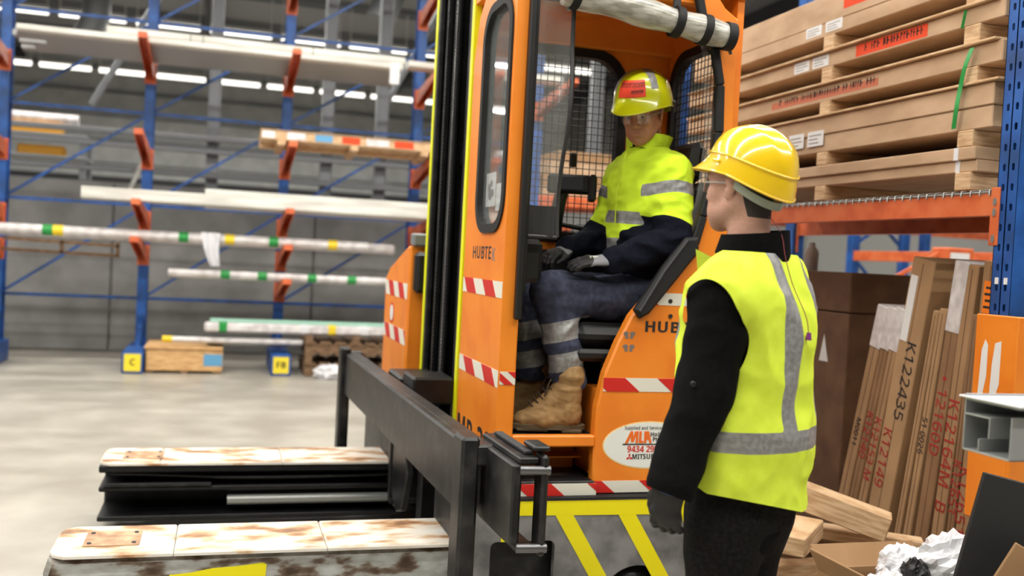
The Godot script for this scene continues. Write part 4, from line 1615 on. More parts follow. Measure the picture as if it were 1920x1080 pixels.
func people_materials() -> void:
	for q in [["skin_tan", Color(0.72, 0.5, 0.38)], ["skin_fair", Color(0.78, 0.6, 0.52)]]:
		var m := mottled(q[0], [[0.2, (q[1] as Color) * 0.93], [0.8, q[1]]], 0.5, 0.0, 0.02, Vector3.ONE * 9, 3)
		m.subsurf_scatter_enabled = true
		m.subsurf_scatter_strength = 0.15
	plain("eye_white", Color(0.62, 0.58, 0.54), 0.3)
	plain("iris", Color(0.12, 0.08, 0.05), 0.2)
	plain("dark_hair", Color(0.09, 0.075, 0.065), 0.7)
	plain("grey_hair", Color(0.2, 0.17, 0.15), 0.75)
	var l := plain("lens", Color(0.85, 0.88, 0.86, 0.14), 0.03)
	l.transparency = BaseMaterial3D.TRANSPARENCY_ALPHA
	var ca := plain("clear_arm", Color(0.75, 0.76, 0.76, 0.5), 0.15)
	ca.transparency = BaseMaterial3D.TRANSPARENCY_ALPHA
	var h := plain("helmet_lime", Color(0.8, 0.82, 0.06), 0.28)
	h.clearcoat_enabled = true
	h.clearcoat_roughness = 0.1
	h = plain("helmet_yellow", Color(0.94, 0.78, 0.1), 0.22)
	h.clearcoat_enabled = true
	h.clearcoat_roughness = 0.06
	mottled("hivis", [[0.2, Color(0.78, 0.9, 0.2)], [0.8, Color(0.82, 0.94, 0.23)]], 0.75, 0.0, 0.01, Vector3.ONE * 4, 3)
	mottled("hivis_vest", [[0.2, Color(0.83, 0.91, 0.27)], [0.8, Color(0.87, 0.94, 0.31)]], 0.6, 0.0, 0.01, Vector3.ONE * 4, 3)
	mottled("reflective", [[0.2, Color(0.5, 0.5, 0.5)], [0.8, Color(0.62, 0.62, 0.62)]], 0.45, 0.25, 0.012, Vector3.ONE * 8, 3)
	mottled("navy_cloth", [[0.2, Color(0.055, 0.065, 0.1)], [0.8, Color(0.085, 0.095, 0.14)]], 0.85, 0.0, 0.02, Vector3.ONE * 5, 4)
	mottled("trouser_navy", [[0.2, Color(0.2, 0.215, 0.28)], [0.8, Color(0.27, 0.285, 0.35)]], 0.85, 0.0, 0.015, Vector3.ONE * 4, 4)
	mottled("black_cloth", [[0.2, Color(0.045, 0.045, 0.048)], [0.8, Color(0.07, 0.07, 0.073)]], 0.85, 0.0, 0.02, Vector3.ONE * 5, 4)
	mottled("black_denim", [[0.2, Color(0.075, 0.072, 0.07)], [0.8, Color(0.13, 0.125, 0.12)]], 0.85, 0.0, 0.02, Vector3.ONE * 6, 4)
	mottled("boot_tan", [[0.2, Color(0.53, 0.41, 0.25)], [0.5, Color(0.58, 0.45, 0.28)], [0.8, Color(0.62, 0.49, 0.31)]], 0.7, 0.0, 0.012, Vector3.ONE * 5, 4)
	for k in ["hivis", "hivis_vest", "navy_cloth", "trouser_navy", "black_cloth", "black_denim"]:
		M[k].metallic_specular = 0.2
	plain("sole_tan", Color(0.36, 0.3, 0.21), 0.8)
	plain("lace_brown", Color(0.24, 0.17, 0.11), 0.8)
	plain("glove_grey", Color(0.47, 0.47, 0.49), 0.85)
	plain("glove_black", Color(0.07, 0.07, 0.072), 0.6)
	plain("glove_blue", Color(0.22, 0.3, 0.48), 0.7)
	plain("strap_grey", Color(0.6, 0.63, 0.57), 0.7)


func build_driver() -> void:
	people_materials()
	var d := thing("person", "driver in lime hi-vis jacket and navy trousers sitting in the forklift cab", "person", Vector3(1.72, 1.2, -3.88), "")
	var f := Vector3(-0.966, 0, 0.259)   # where the chest points
	var left := Vector3.UP.cross(f)
	var pel := Vector3(1.755, 1.345, -3.885)
	var bel := Vector3(1.715, 1.52, -3.88)
	var che := Vector3(1.712, 1.74, -3.885)
	var nck := Vector3(1.712, 1.945, -3.885)
	var lsh := Vector3(1.768, 1.832, -3.738)
	var lel := Vector3(1.758, 1.555, -3.672)
	var lwr := Vector3(1.5, 1.463, -3.668)
	var rsh := Vector3(1.69, 1.825, -4.04)
	var rel := Vector3(1.61, 1.56, -4.09)
	var rwr := Vector3(1.43, 1.507, -4.0)
	# ---- jacket
	var s := Soft.new()
	s.limb(pel, bel, 0.165, 0.172, 0.06, f, 0.8)
	s.limb(bel, che, 0.172, 0.178, 0.06, f, 0.76)
	s.limb(lsh.lerp(che + Vector3(0, 0.11, 0), 0.25), rsh.lerp(che + Vector3(0, 0.11, 0), 0.25), 0.085, 0.085, 0.06)
	s.limb(nck + Vector3(0, -0.045, 0), nck, 0.078, 0.066, 0.05)
	s.limb(nck + Vector3(0, -0.05, 0), lsh + Vector3(0, 0.005, 0), 0.05, 0.06, 0.05)
	s.limb(nck + Vector3(0, -0.05, 0), rsh + Vector3(0, 0.005, 0), 0.05, 0.06, 0.05)
	s.limb(lsh, lel, 0.082, 0.072, 0.035)
	s.limb(lel, lwr, 0.068, 0.047, 0.03)
	s.limb(rsh, rel, 0.08, 0.07, 0.035)
	s.limb(rel, rwr, 0.066, 0.046, 0.03)
	s.creases(0.015, 5.0, Vector3(1.0, 1.3, 1.0), 5)
	var jacket := s.build(0.0085)
	jacket = split(jacket, func(p: Vector3) -> float: return p.y - (nck.y + 0.0))[0]
	var along := func(p: Vector3, a: Vector3, b: Vector3) -> float: return (p - a).dot(b - a) / (b - a).length_squared()
	var dist := func(p: Vector3, a: Vector3, b: Vector3) -> float:
		var h := clampf((p - a).dot(b - a) / (b - a).length_squared(), 0.0, 1.0)
		return (p - a - (b - a) * h).length()
	# how much nearer a point is to an arm than to the trunk (negative: arm)
	var arm_side := func(p: Vector3) -> float:
		var arm: float = minf(minf(dist.call(p, lsh, lel), dist.call(p, lel, lwr)), minf(dist.call(p, rsh, rel), dist.call(p, rel, rwr))) - 0.075
		var q := p - pel
		var t := Vector2(q.dot(left), q.dot(f) * 1.3).length() - 0.17
		return arm - t
	var navy := func(p: Vector3) -> float:
		var v: float
		if p.y < 1.49 or along.call(p, lel, lwr) > 0.12 and dist.call(p, lel, lwr) < 0.095:
			return -0.02
		if dist.call(p, lsh, lel) < dist.call(p, rsh, rel):
			v = minf(0.16 * (0.74 + (p.x - lel.x) * 1.3 - along.call(p, lsh, lel + Vector3(0.02, 0, 0.0))) * 2.0, 0.5)
			if dist.call(p, lel, lwr) < dist.call(p, lsh, lel):
				v = minf(v, -0.02)
		else:
			v = 0.3 * (0.78 - along.call(p, rsh, rel))
		var low := p.y - 1.5
		return minf(maxf(v, arm_side.call(p)), maxf(low, -0.02 - arm_side.call(p)))
	var cut := split(jacket, navy)
	var tape := func(p: Vector3) -> float:
		var side: float = arm_side.call(p)
		var hoop := minf(absf(p.y - 1.648 + 0.05 * (p - pel).dot(left)) - 0.026, absf(p.y - 1.53) - 0.03)
		var al: float = along.call(p, lsh, lel)
		var ar: float = along.call(p, rsh, rel)
		var sleeve: float = (absf(al - 0.27) - 0.085) * 0.3 if dist.call(p, lsh, lel) < dist.call(p, rsh, rel) else (absf(ar - 0.3) - 0.085) * 0.3
		return minf(maxf(hoop, -side), maxf(sleeve, side))
	var cut2 := split(cut[1], tape)
	var jk := soft_obj("jacket", cut2[1], M.hivis, d)
	soft_obj("reflective_tape", cut2[0], M.reflective, jk)
	soft_obj("navy_sleeves", cut[0], M.navy_cloth, jk)
	# zip and collar
	var cf := frame_from(nck + Vector3(0, -0.022, 0), Vector3(-0.82, 0.25, 0.52), Vector3(0.2, 1, -0.1))
	collar("collar", jk, cf, 0.3, TAU - 0.12, 0.083, 0.09, 0.06, 0.105, 0.16, M.hivis, M.navy_cloth)
	var st := mb()
	var zip := []
	for k in 7:
		var y := lerpf(1.92, 1.58, k / 6.0)
		var o := Vector3(1.712, y, -3.885) + f.rotated(Vector3.UP, 0.0) * lerpf(0.105, 0.142, minf(1.0, k / 3.0))
		zip.append(o)
	tube(st, smooth_path(zip, 4), 0.003, 6)
	obj("zip", st, M.hivis_vest, jk)
	# ---- trousers
	var lhip := Vector3(1.7, 1.31, -3.79)
	var lkn := Vector3(1.288, 1.318, -3.765)
	var lan := Vector3(1.366, 0.965, -3.737)
	var rhip := Vector3(1.7, 1.31, -3.98)
	var rkn := Vector3(1.222, 1.3, -4.0)
	var ran := Vector3(1.29, 0.95, -3.99)
	s = Soft.new()
	s.limb(pel + Vector3(0.02, -0.02, 0.06), pel + Vector3(0.02, -0.02, -0.06), 0.13, 0.13, 0.05, Vector3.UP, 0.85)
	s.limb(lhip, lkn, 0.1, 0.082, 0.05)
	s.limb(lkn, lan, 0.08, 0.066, 0.04)
	s.limb(rhip, rkn, 0.1, 0.082, 0.05)
	s.limb(rkn, ran, 0.08, 0.066, 0.04)
	s.creases(0.012, 5.5, Vector3(1.2, 1.2, 0.8), 9)
	var tr := s.build(0.0085)
	tr = split(tr, func(p: Vector3) -> float: return 0.945 - p.y)[0]
	var shin_tape := func(p: Vector3) -> float:
		var dl: float = dist.call(p, lkn, lan)
		var dr: float = dist.call(p, rkn, ran)
		var a: float = along.call(p, lkn, lan) if dl < dr else along.call(p, rkn, ran)
		if minf(dl, dr) > 0.14:
			return 0.1
		return (minf(absf(a - 0.42) - 0.11, absf(a - 0.76) - 0.1)) * 0.36
	cut = split(tr, shin_tape)
	var trousers := soft_obj("trousers", cut[1], M.trouser_navy, d)
	soft_obj("reflective_tape", cut[0], M.reflective, trousers)
	# ---- boots
	make_boot(d, frame_from(Vector3(1.415, 0.764, -3.712), Vector3(-0.986, 0, -0.163), Vector3.UP), M.boot_tan, M.sole_tan, M.lace_brown)
	make_boot(d, frame_from(Vector3(1.36, 0.764, -3.985), Vector3(-0.99, 0, -0.1), Vector3.UP), M.boot_tan, M.sole_tan, M.lace_brown)
	# ---- gloves
	var hl := frame_from(lwr + Vector3(-0.012, 0.0, 0), Vector3(-0.97, -0.1, -0.2), Vector3(-0.1, 0.94, 0.34))
	var hm := hand_shape(0.28, 0.06, 0.2)
	for i in hm.v.size():   # mirrored: on a left hand with palm down the thumb points to the far side
		hm.v[i].x = -hm.v[i].x
		hm.n[i].x = -hm.n[i].x
	var gl := split(hm, func(p: Vector3) -> float: return maxf(-0.004 - p.y, p.z - 0.085 + p.y))
	var glove := soft_obj("glove", gl[1], M.glove_black, d, hl)
	soft_obj("glove_back", gl[0], M.glove_grey, glove, hl)
	st = mb()
	tube(st, [hl * Vector3(0, 0, -0.05), hl * Vector3(0, 0.001, -0.03), hl * Vector3(0, 0.001, -0.008)], [0.033, 0.036, 0.036], 16)
	obj("cuff", st, M.glove_grey, glove)
	for k in 3:
		st = mb()
		tube(st, [hl * Vector3(0, 0.001, -0.03 + k * 0.01), hl * Vector3(0, 0.001, -0.025 + k * 0.01)], 0.0372, 16)
		obj("cuff_stripe", st, M.tape_white if k % 2 == 0 else M.glove_black, glove)
	lettering("LimitE", 0.02, M.tape_white, glove, hl * Transform3D(Basis(Vector3(0, 0, -1), Vector3(1, 0, 0), Vector3(0, 1, 0)).orthonormalized(), Vector3(0, 0.0195, 0.045)), true, 0.9)
	var hr := frame_from(rwr, Vector3(-0.86, -0.3, 0.35), Vector3(-0.28, 0.9, 0.2))
	hm = hand_shape(0.55, 0.05, 0.6)
	gl = split(hm, func(p: Vector3) -> float: return maxf(-0.004 - p.y, p.z - 0.06))
	glove = soft_obj("glove", gl[1], M.glove_black, d, hr)
	soft_obj("glove_back", gl[0], M.glove_grey, glove, hr)
	st = mb()
	tube(st, [hr * Vector3(0, 0, -0.045), hr * Vector3(0, 0.001, -0.005)], [0.042, 0.037], 16)
	obj("cuff", st, M.glove_grey, glove)
	# ---- head with helmet
	var fwd := Vector3(-0.7, -0.36, 0.69)
	var hf := frame_from(Vector3(1.672, 2.086, -3.84), fwd, Vector3.UP)
	var head := make_head(d, hf, M.skin_tan, M.dark_hair, func(p: Vector3) -> float: return maxf(maxf(p.z - 0.03, 0.02 - p.y - maxf(0.0, -p.z - 0.02) * 2.2), -0.065 - p.y))
	make_glasses(head, hf)
	var hat := make_helmet(d, hf * Transform3D(Basis(Vector3.RIGHT, -0.12).scaled(Vector3.ONE * 1.07), Vector3(0, -0.008, 0.006)), M.helmet_lime, 0.0, "lime hard hat with red sticker and grey stripes")
	var hx := hf * Transform3D(Basis(Vector3.RIGHT, -0.12).scaled(Vector3.ONE * 1.07), Vector3(0, -0.008, 0.006))
	for q in [0.9, -0.9]:
		st = mb()
		for k in 10:
			var t := lerpf(0.1, 0.74, k / 10.0)
			var t2 := lerpf(0.1, 0.74, (k + 1) / 10.0)
			helmet_patch(st, hx, q - 0.12 / maxf(0.25, sin(t * 1.57)), q + 0.12 / maxf(0.25, sin(t * 1.57)), t, t2, 3, 1, 0.0012)
		obj("grey_stripe", smooth_commit(st), M.reflective, hat)
	st = mb()
	helmet_patch(st, hx, -0.5, 0.55, 0.52, 0.86, 12, 6, 0.0018)
	var sticker := obj("red_sticker", smooth_commit(st), plain("sticker_red", Color(0.9, 0.25, 0.12), 0.5), hat)
	st = mb()
	var r2 := RandomNumberGenerator.new()
	r2.seed = 4
	for row in [[0.57, 0.68, -0.45, 0.5], [0.73, 0.8, 0.04, 0.45]]:
		var a: float = row[2]
		while a < row[3]:
			var w := r2.randf_range(0.02, 0.06)
			helmet_patch(st, hx, a, a + w * 0.55, row[0] + r2.randf_range(0, 0.015), row[1], 1, 2, 0.0024)
			helmet_patch(st, hx, a, a + w, row[0] + 0.012, row[0] + 0.032, 1, 1, 0.0024)
			a += w + 0.018
	obj("sticker_print", st, M.print_dark, sticker)
	st = mb()
	for k in 2:
		bx(st, hx * Vector3([-0.112, 0.112][k], 0.03, -0.04), Vector3(0.012, 0.05, 0.03), 0.004, hx.basis.orthonormalized())
	obj("helmet_clip", st, M.black_plastic, hat)


func build_bystander() -> void:
	var b := thing("person", "man seen from behind in lime vest, black jacket and yellow hard hat", "person", Vector3(1.4, 0, -2.42), "")
	var f := Vector3(-0.64, 0, -0.768)
	var left := Vector3.UP.cross(f)
	var c := Vector3(1.405, 0, -2.425)
	var lsh := c + left * 0.195 + Vector3(0, 1.375, 0)
	var lel := Vector3(1.213, 1.15, -2.285)
	var lwr := Vector3(1.133, 0.925, -2.275)
	var rsh := c - left * 0.195 + Vector3(0, 1.39, 0)
	var rel := c - left * 0.225 + Vector3(0, 1.13, 0)
	var rwr := c - left * 0.2 + f * 0.05 + Vector3(0, 0.9, 0)
	var at := func(l: float, y: float, fw: float) -> Vector3: return c + left * l + f * fw + Vector3(0, y, 0)
	# ---- black jacket sleeves and shoulders
	var s := Soft.new()
	s.limb(lsh, lel, 0.082, 0.07, 0.03)
	s.limb(lel, lwr, 0.07, 0.06, 0.03)
	s.limb(lwr, lwr + (lwr - lel).normalized() * 0.03, 0.062, 0.064, 0.01)
	s.limb(rsh, rel, 0.08, 0.066, 0.03)
	s.limb(rel, rwr, 0.066, 0.055, 0.03)
	s.limb(lsh + Vector3(0, 0.01, 0), rsh + Vector3(0, 0.01, 0), 0.07, 0.07, 0.04)
	s.limb(at.call(0, 1.3, 0.0), at.call(0, 0.78, 0.0), 0.155, 0.165, 0.05, f, 0.76)
	s.limb(at.call(0, 1.44, 0.0), at.call(0, 1.52, 0.015), 0.078, 0.07, 0.05)
	s.creases(0.009, 3.0, Vector3(1.0, 1.4, 1.0), 21)
	var sleeves := s.build(0.0085)
	sleeves = split(sleeves, func(p: Vector3) -> float: return maxf(p.y - 1.535, (p - lwr).dot((lwr - lel).normalized()) - 0.055 if (p - lwr).length() < 0.2 else -1.0))[0]
	var jacket := soft_obj("jacket", sleeves, M.black_cloth, b)
	var st := mb()
	var btn := Transform3D(frame_from(Vector3.ZERO, Vector3.UP, Vector3(-0.52, 0, 0.85)).basis, Vector3(1.148, 1.16, -2.232))
	lathe(st, [Vector2(0.001, 0.006), Vector2(0.005, 0.006), Vector2(0.0075, 0.004), Vector2(0.0075, 0.0)], Transform3D(frame_from(Vector3.ZERO, Vector3(0, 1, 0), Vector3(-0.4, 0, 0.9)).basis * Basis(Vector3.RIGHT, 0.0), btn.origin), 14)
	obj("button", st, M.black_plastic, jacket)
	collar("collar", jacket, frame_from(Vector3(1.39, 1.492, -2.398), Vector3(-0.6, 0.1, -0.78), Vector3(-0.05, 1, 0.1)), 0.4, TAU - 0.4, 0.098, 0.103, 0.05, 0.08, -0.12, M.black_cloth, M.black_cloth)
	# ---- vest
	s = Soft.new()
	s.limb(at.call(0, 0.7, 0.0), at.call(0, 0.98, 0.005), 0.215, 0.22, 0.05, f, 0.8)
	s.limb(at.call(0, 0.98, 0.005), at.call(0, 1.27, 0.0), 0.22, 0.222, 0.05, f, 0.8)
	s.limb(at.call(0.135, 1.4, 0.0), at.call(-0.135, 1.41, 0.0), 0.095, 0.095, 0.09)
	s.limb(at.call(0.05, 1.47, 0.0), at.call(0.19, 1.42, 0.0), 0.06, 0.065, 0.05)
	s.limb(at.call(-0.05, 1.47, 0.0), at.call(-0.19, 1.43, 0.0), 0.06, 0.065, 0.05)
	s.limb(at.call(0, 1.4, 0.0), at.call(0, 1.5, 0.0), 0.105, 0.09, 0.06)
	s.limb(at.call(0.16, 1.385, 0.0), at.call(0.2, 1.375, 0.0), 0.1, 0.098, 0.04)
	s.limb(at.call(-0.16, 1.395, 0.0), at.call(-0.2, 1.385, 0.0), 0.09, 0.085, 0.04)
	s.creases(0.014, 4.2, Vector3(1.0, 0.9, 1.0), 33)
	var v := s.build(0.008)
	# hem, neckline and armholes
	v = split(v, func(p: Vector3) -> float:
		var q := p - c
		var l := q.dot(left)
		var fw := q.dot(f)
		return maxf(0.812 + maxf(0.0, l) * 0.25 + maxf(0.0, fw) * 0.45 - p.y, p.y - 1.5 + maxf(0.0, fw) * 1.2))[0]
	for side in [1.0, -1.0]:
		v = split(v, func(p: Vector3) -> float:
			var q := p - c
			var l: float = q.dot(left) * side
			var fw := q.dot(f)
			var e := Vector2((fw - 0.005) / 0.085, (p.y - 1.3) / (0.125 if p.y > 1.3 else 0.16)).length() - 1.0
			return -maxf(0.11 * e, 0.12 - l))[0]
	var tape := func(p: Vector3) -> float:
		var q := p - c
		var l := q.dot(left)
		var hoop := absf(p.y - 1.008 + 0.02 * q.dot(f)) - 0.028
		var strip := maxf(absf(absf(l) - 0.1) - 0.026, 1.0 - p.y)
		return minf(hoop, strip)
	var cut := split(v, tape)
	var vest := soft_obj("vest", cut[1], M.hivis_vest, b)
	soft_obj("reflective_tape", cut[0], M.reflective, vest)
	st = mb()
	var lap := [Vector3(1.25, 1.503, -2.462), Vector3(1.315, 1.474, -2.445), Vector3(1.335, 1.44, -2.44), Vector3(1.28, 1.41, -2.452), Vector3(1.262, 1.415, -2.458)]
	for k in [1, 2, 3]:
		var back := Vector3(0.02, 0.0, -0.03)
		tri(st, lap[0], lap[k], lap[k + 1], Vector3(-0.28, 0.1, 0.95).normalized())
		tri(st, lap[0] + back * 0.2, lap[k] + back * 0.2, lap[k + 1] + back * 0.2, Vector3(0.28, -0.1, -0.95).normalized())
	obj("vest_lapel", st, M.hivis_vest, vest)
	# earplug cord with a purple plug hanging down the back
	st = mb()
	var cord := []
	for q in [[0.06, 1.6, -0.06], [0.07, 1.555, -0.1], [0.075, 1.49, -0.118], [0.07, 1.42, -0.14], [0.065, 1.34, -0.178], [0.06, 1.29, -0.187]]:
		cord.append(at.call(q[0], q[1], q[2]))
	tube(st, smooth_path(cord), 0.0012, 5)
	var ep := obj("earplug_cord", st, plain("cord_red", Color(0.5, 0.2, 0.22), 0.6), b)
	st = mb()
	tube(st, [cord[5] + Vector3(0, 0.008, 0), cord[5] - Vector3(0, 0.012, 0)], [0.006, 0.008], 10)
	obj("earplug", st, plain("plug_purple", Color(0.5, 0.2, 0.5), 0.6), ep)
	# ---- trousers
	s = Soft.new()
	s.limb(at.call(0.03, 0.86, -0.005), at.call(-0.03, 0.8, -0.005), 0.158, 0.16, 0.05, f, 0.82)
	s.limb(at.call(0.095, 0.76, 0.0), at.call(0.1, 0.44, 0.02), 0.1, 0.078, 0.05)
	s.limb(at.call(0.1, 0.44, 0.02), at.call(0.1, 0.09, -0.02), 0.076, 0.07, 0.03)
	s.limb(at.call(-0.095, 0.76, 0.0), at.call(-0.1, 0.44, 0.02), 0.1, 0.078, 0.05)
	s.limb(at.call(-0.1, 0.44, 0.02), at.call(-0.1, 0.09, -0.02), 0.076, 0.07, 0.03)
	s.creases(0.011, 3.0, Vector3(1, 0.8, 1), 41)
	soft_obj("trousers", split(s.build(0.01), func(p: Vector3) -> float: return 0.07 - p.y)[0], M.black_denim, b)
	for l in [0.1, -0.1]:
		make_boot(b, frame_from(at.call(l, 0.001, -0.07), f, Vector3.UP), M.black_cloth, M.black_rubber, M.black_rubber)
	# ---- hands
	var down := (lwr - lel).normalized()
	var hl := frame_from(lwr + down * 0.03, Vector3(0.02, -1, -0.25), Vector3(-0.75, 0, 0.6))
	var hm := hand_shape(0.5, 0.04, 0.3)
	for i in hm.v.size():
		hm.v[i].x = -hm.v[i].x
		hm.n[i].x = -hm.n[i].x
	var gl := split(hm, func(p: Vector3) -> float: return p.z - 0.02)
	var glove := soft_obj("glove", gl[1], M.glove_black, b, hl)
	soft_obj("glove_wrist", gl[0], M.glove_blue, glove, hl)
	var hr := frame_from(rwr, Vector3(-0.9, -0.1, -0.1), Vector3(0, 1, 0.2))
	soft_obj("glove", hand_shape(0.6, 0.04, 0.4), M.glove_black, b, hr)
	# ---- head with helmet
	var hf := frame_from(Vector3(1.362, 1.672, -2.412), Vector3(-0.42, 0.1, -0.9), Vector3(0, 1, 0))
	var head := make_head(b, hf, M.skin_fair, M.grey_hair, func(p: Vector3) -> float: return maxf(maxf(p.z - 0.012 - maxf(0.0, p.y - 0.02) * 0.8, -0.072 - p.y), 0.03 - p.y - maxf(0.0, -p.z - 0.022) * 3.0))
	make_glasses(head, hf)
	var hx := hf * Transform3D(Basis(Vector3.RIGHT, -0.16).scaled(Vector3.ONE * 0.97), Vector3(0, -0.002, 0.0))
	var hat := make_helmet(b, hx, M.helmet_yellow, 0.0035, "yellow hard hat with raised ribs")
	st = mb()
	for k in 26:
		var q := []
		for e in [[k, 0], [k + 1, 0], [k + 1, 1], [k, 1]]:
			var a := lerpf(1.75, TAU - 1.75, float(e[0]) / 26.0)
			var back := maxf(0.0, -cos(a))
			q.append(hx * Vector3(sin(a) * 0.094, 0.034 - 0.042 * back - 0.022 * (1.0 - float(e[1])), cos(a) * 0.109 - 0.008))
		quad(st, q[0], q[1], q[2], q[3], q[0] - hx.origin)
	obj("nape_strap", smooth_commit(st), M.strap_grey, hat)
	# raised lip along the side of the helmet
	st = mb()
	var lip := []
	for k in 61:
		lip.append(hx * helmet_point(lerpf(0.5, TAU - 0.5, k / 60.0), 0.85, 0.001))
	tube(st, lip, 0.0035, 8)
	obj("side_lip", st, M.helmet_yellow, hat)
	for k in 2:
		var a: float = [-1.25, 1.25][k]
		st = mb()
		bx(st, hx * helmet_point(a, 0.92, 0.003), Vector3(0.03, 0.008, 0.008), 0.002, hx.basis.orthonormalized() * Basis(Vector3.UP, a))
		obj("accessory_slot", st, M.helmet_yellow, hat)


# ------------------------------------------------------------------ pallet rack beside the aisle
func rack_post(parent: Node, x: float, z: float, y1: float, holes: bool) -> MeshInstance3D:
	# a roll-formed upright; its slotted face looks along -x, 0.1 m wide along z
	var st := mb()
	if holes:
		var slots := []
		var y := 0.3
		while y < y1 - 0.05:
			for s in [-0.022, 0.022]:
				slots.append(PackedVector2Array([Vector2(z + s - 0.006, y), Vector2(z + s + 0.006, y), Vector2(z + s + 0.008, y + 0.02), Vector2(z + s + 0.004, y + 0.027), Vector2(z + s - 0.004, y + 0.027), Vector2(z + s - 0.008, y + 0.02)]))
			y += 0.075
		var strip := []
		for half in [[-0.05, 0.0], [0.0, 0.05]]:
			var mine := []
			for s in slots:
				if s[0].x > z + half[0] and s[0].x < z + half[1]:
					mine.append(s)
			sheet(st, PackedVector2Array([Vector2(z + half[0], 0.0), Vector2(z + half[1], 0.0), Vector2(z + half[1], y1), Vector2(z + half[0], y1)]), mine, 0.003, on_zy(x + 0.003))
		bc(st, Vector3(x, 0, z - 0.003), Vector3(x + 0.012, y1, z + 0.003))
	else:
		bc(st, Vector3(x, 0, z - 0.05), Vector3(x + 0.003, y1, z + 0.05))
	bc(st, Vector3(x, 0, z + 0.047), Vector3(x + 0.085, y1, z + 0.05))
	bc(st, Vector3(x, 0, z - 0.05), Vector3(x + 0.085, y1, z - 0.047))
	bc(st, Vector3(x + 0.08, 0, z - 0.05), Vector3(x + 0.083, y1, z - 0.02))
	bc(st, Vector3(x + 0.08, 0, z + 0.02), Vector3(x + 0.083, y1, z + 0.05))
	bc(st, Vector3(x - 0.02, 0, z - 0.07), Vector3(x + 0.1, 0.008, z + 0.07))
	return obj("upright", st, M.rack_blue, parent)


func rack_beam(parent: Node, x: float, z0: float, z1: float, y: float) -> void:
	var st := mb()
	# stepped box beam, front face on -x
	prism(st, PackedVector2Array([Vector2(x, y - 0.085), Vector2(x + 0.05, y - 0.085), Vector2(x + 0.05, y - 0.03), Vector2(x + 0.025, y - 0.026), Vector2(x + 0.025, y), Vector2(x + 0.004, y), Vector2(x, y - 0.004)]), z1 - z0, Transform3D(Basis.IDENTITY, Vector3(0, 0, z0)), 0.001)
	var b := obj("beam", st, M.rack_orange, parent)
	for e in [z0, z1]:
		st = mb()
		bc(st, Vector3(x - 0.006, y - 0.2, e - 0.022), Vector3(x, y + 0.02, e + 0.022), 0.002)
		bc(st, Vector3(x - 0.006, y - 0.2, e - 0.022), Vector3(x + 0.03, y + 0.02, e - 0.018), 0.001)
		obj("end_plate", st, M.rack_orange, b)
		st = mb()
		for yy in [y - 0.035, y - 0.075, y - 0.175]:
			prism(st, ellipse(e, yy, 0.009, 0.016, 10), 0.003, on_zy(x - 0.006))
		obj("safety_clip", st, M.galvanised, b)


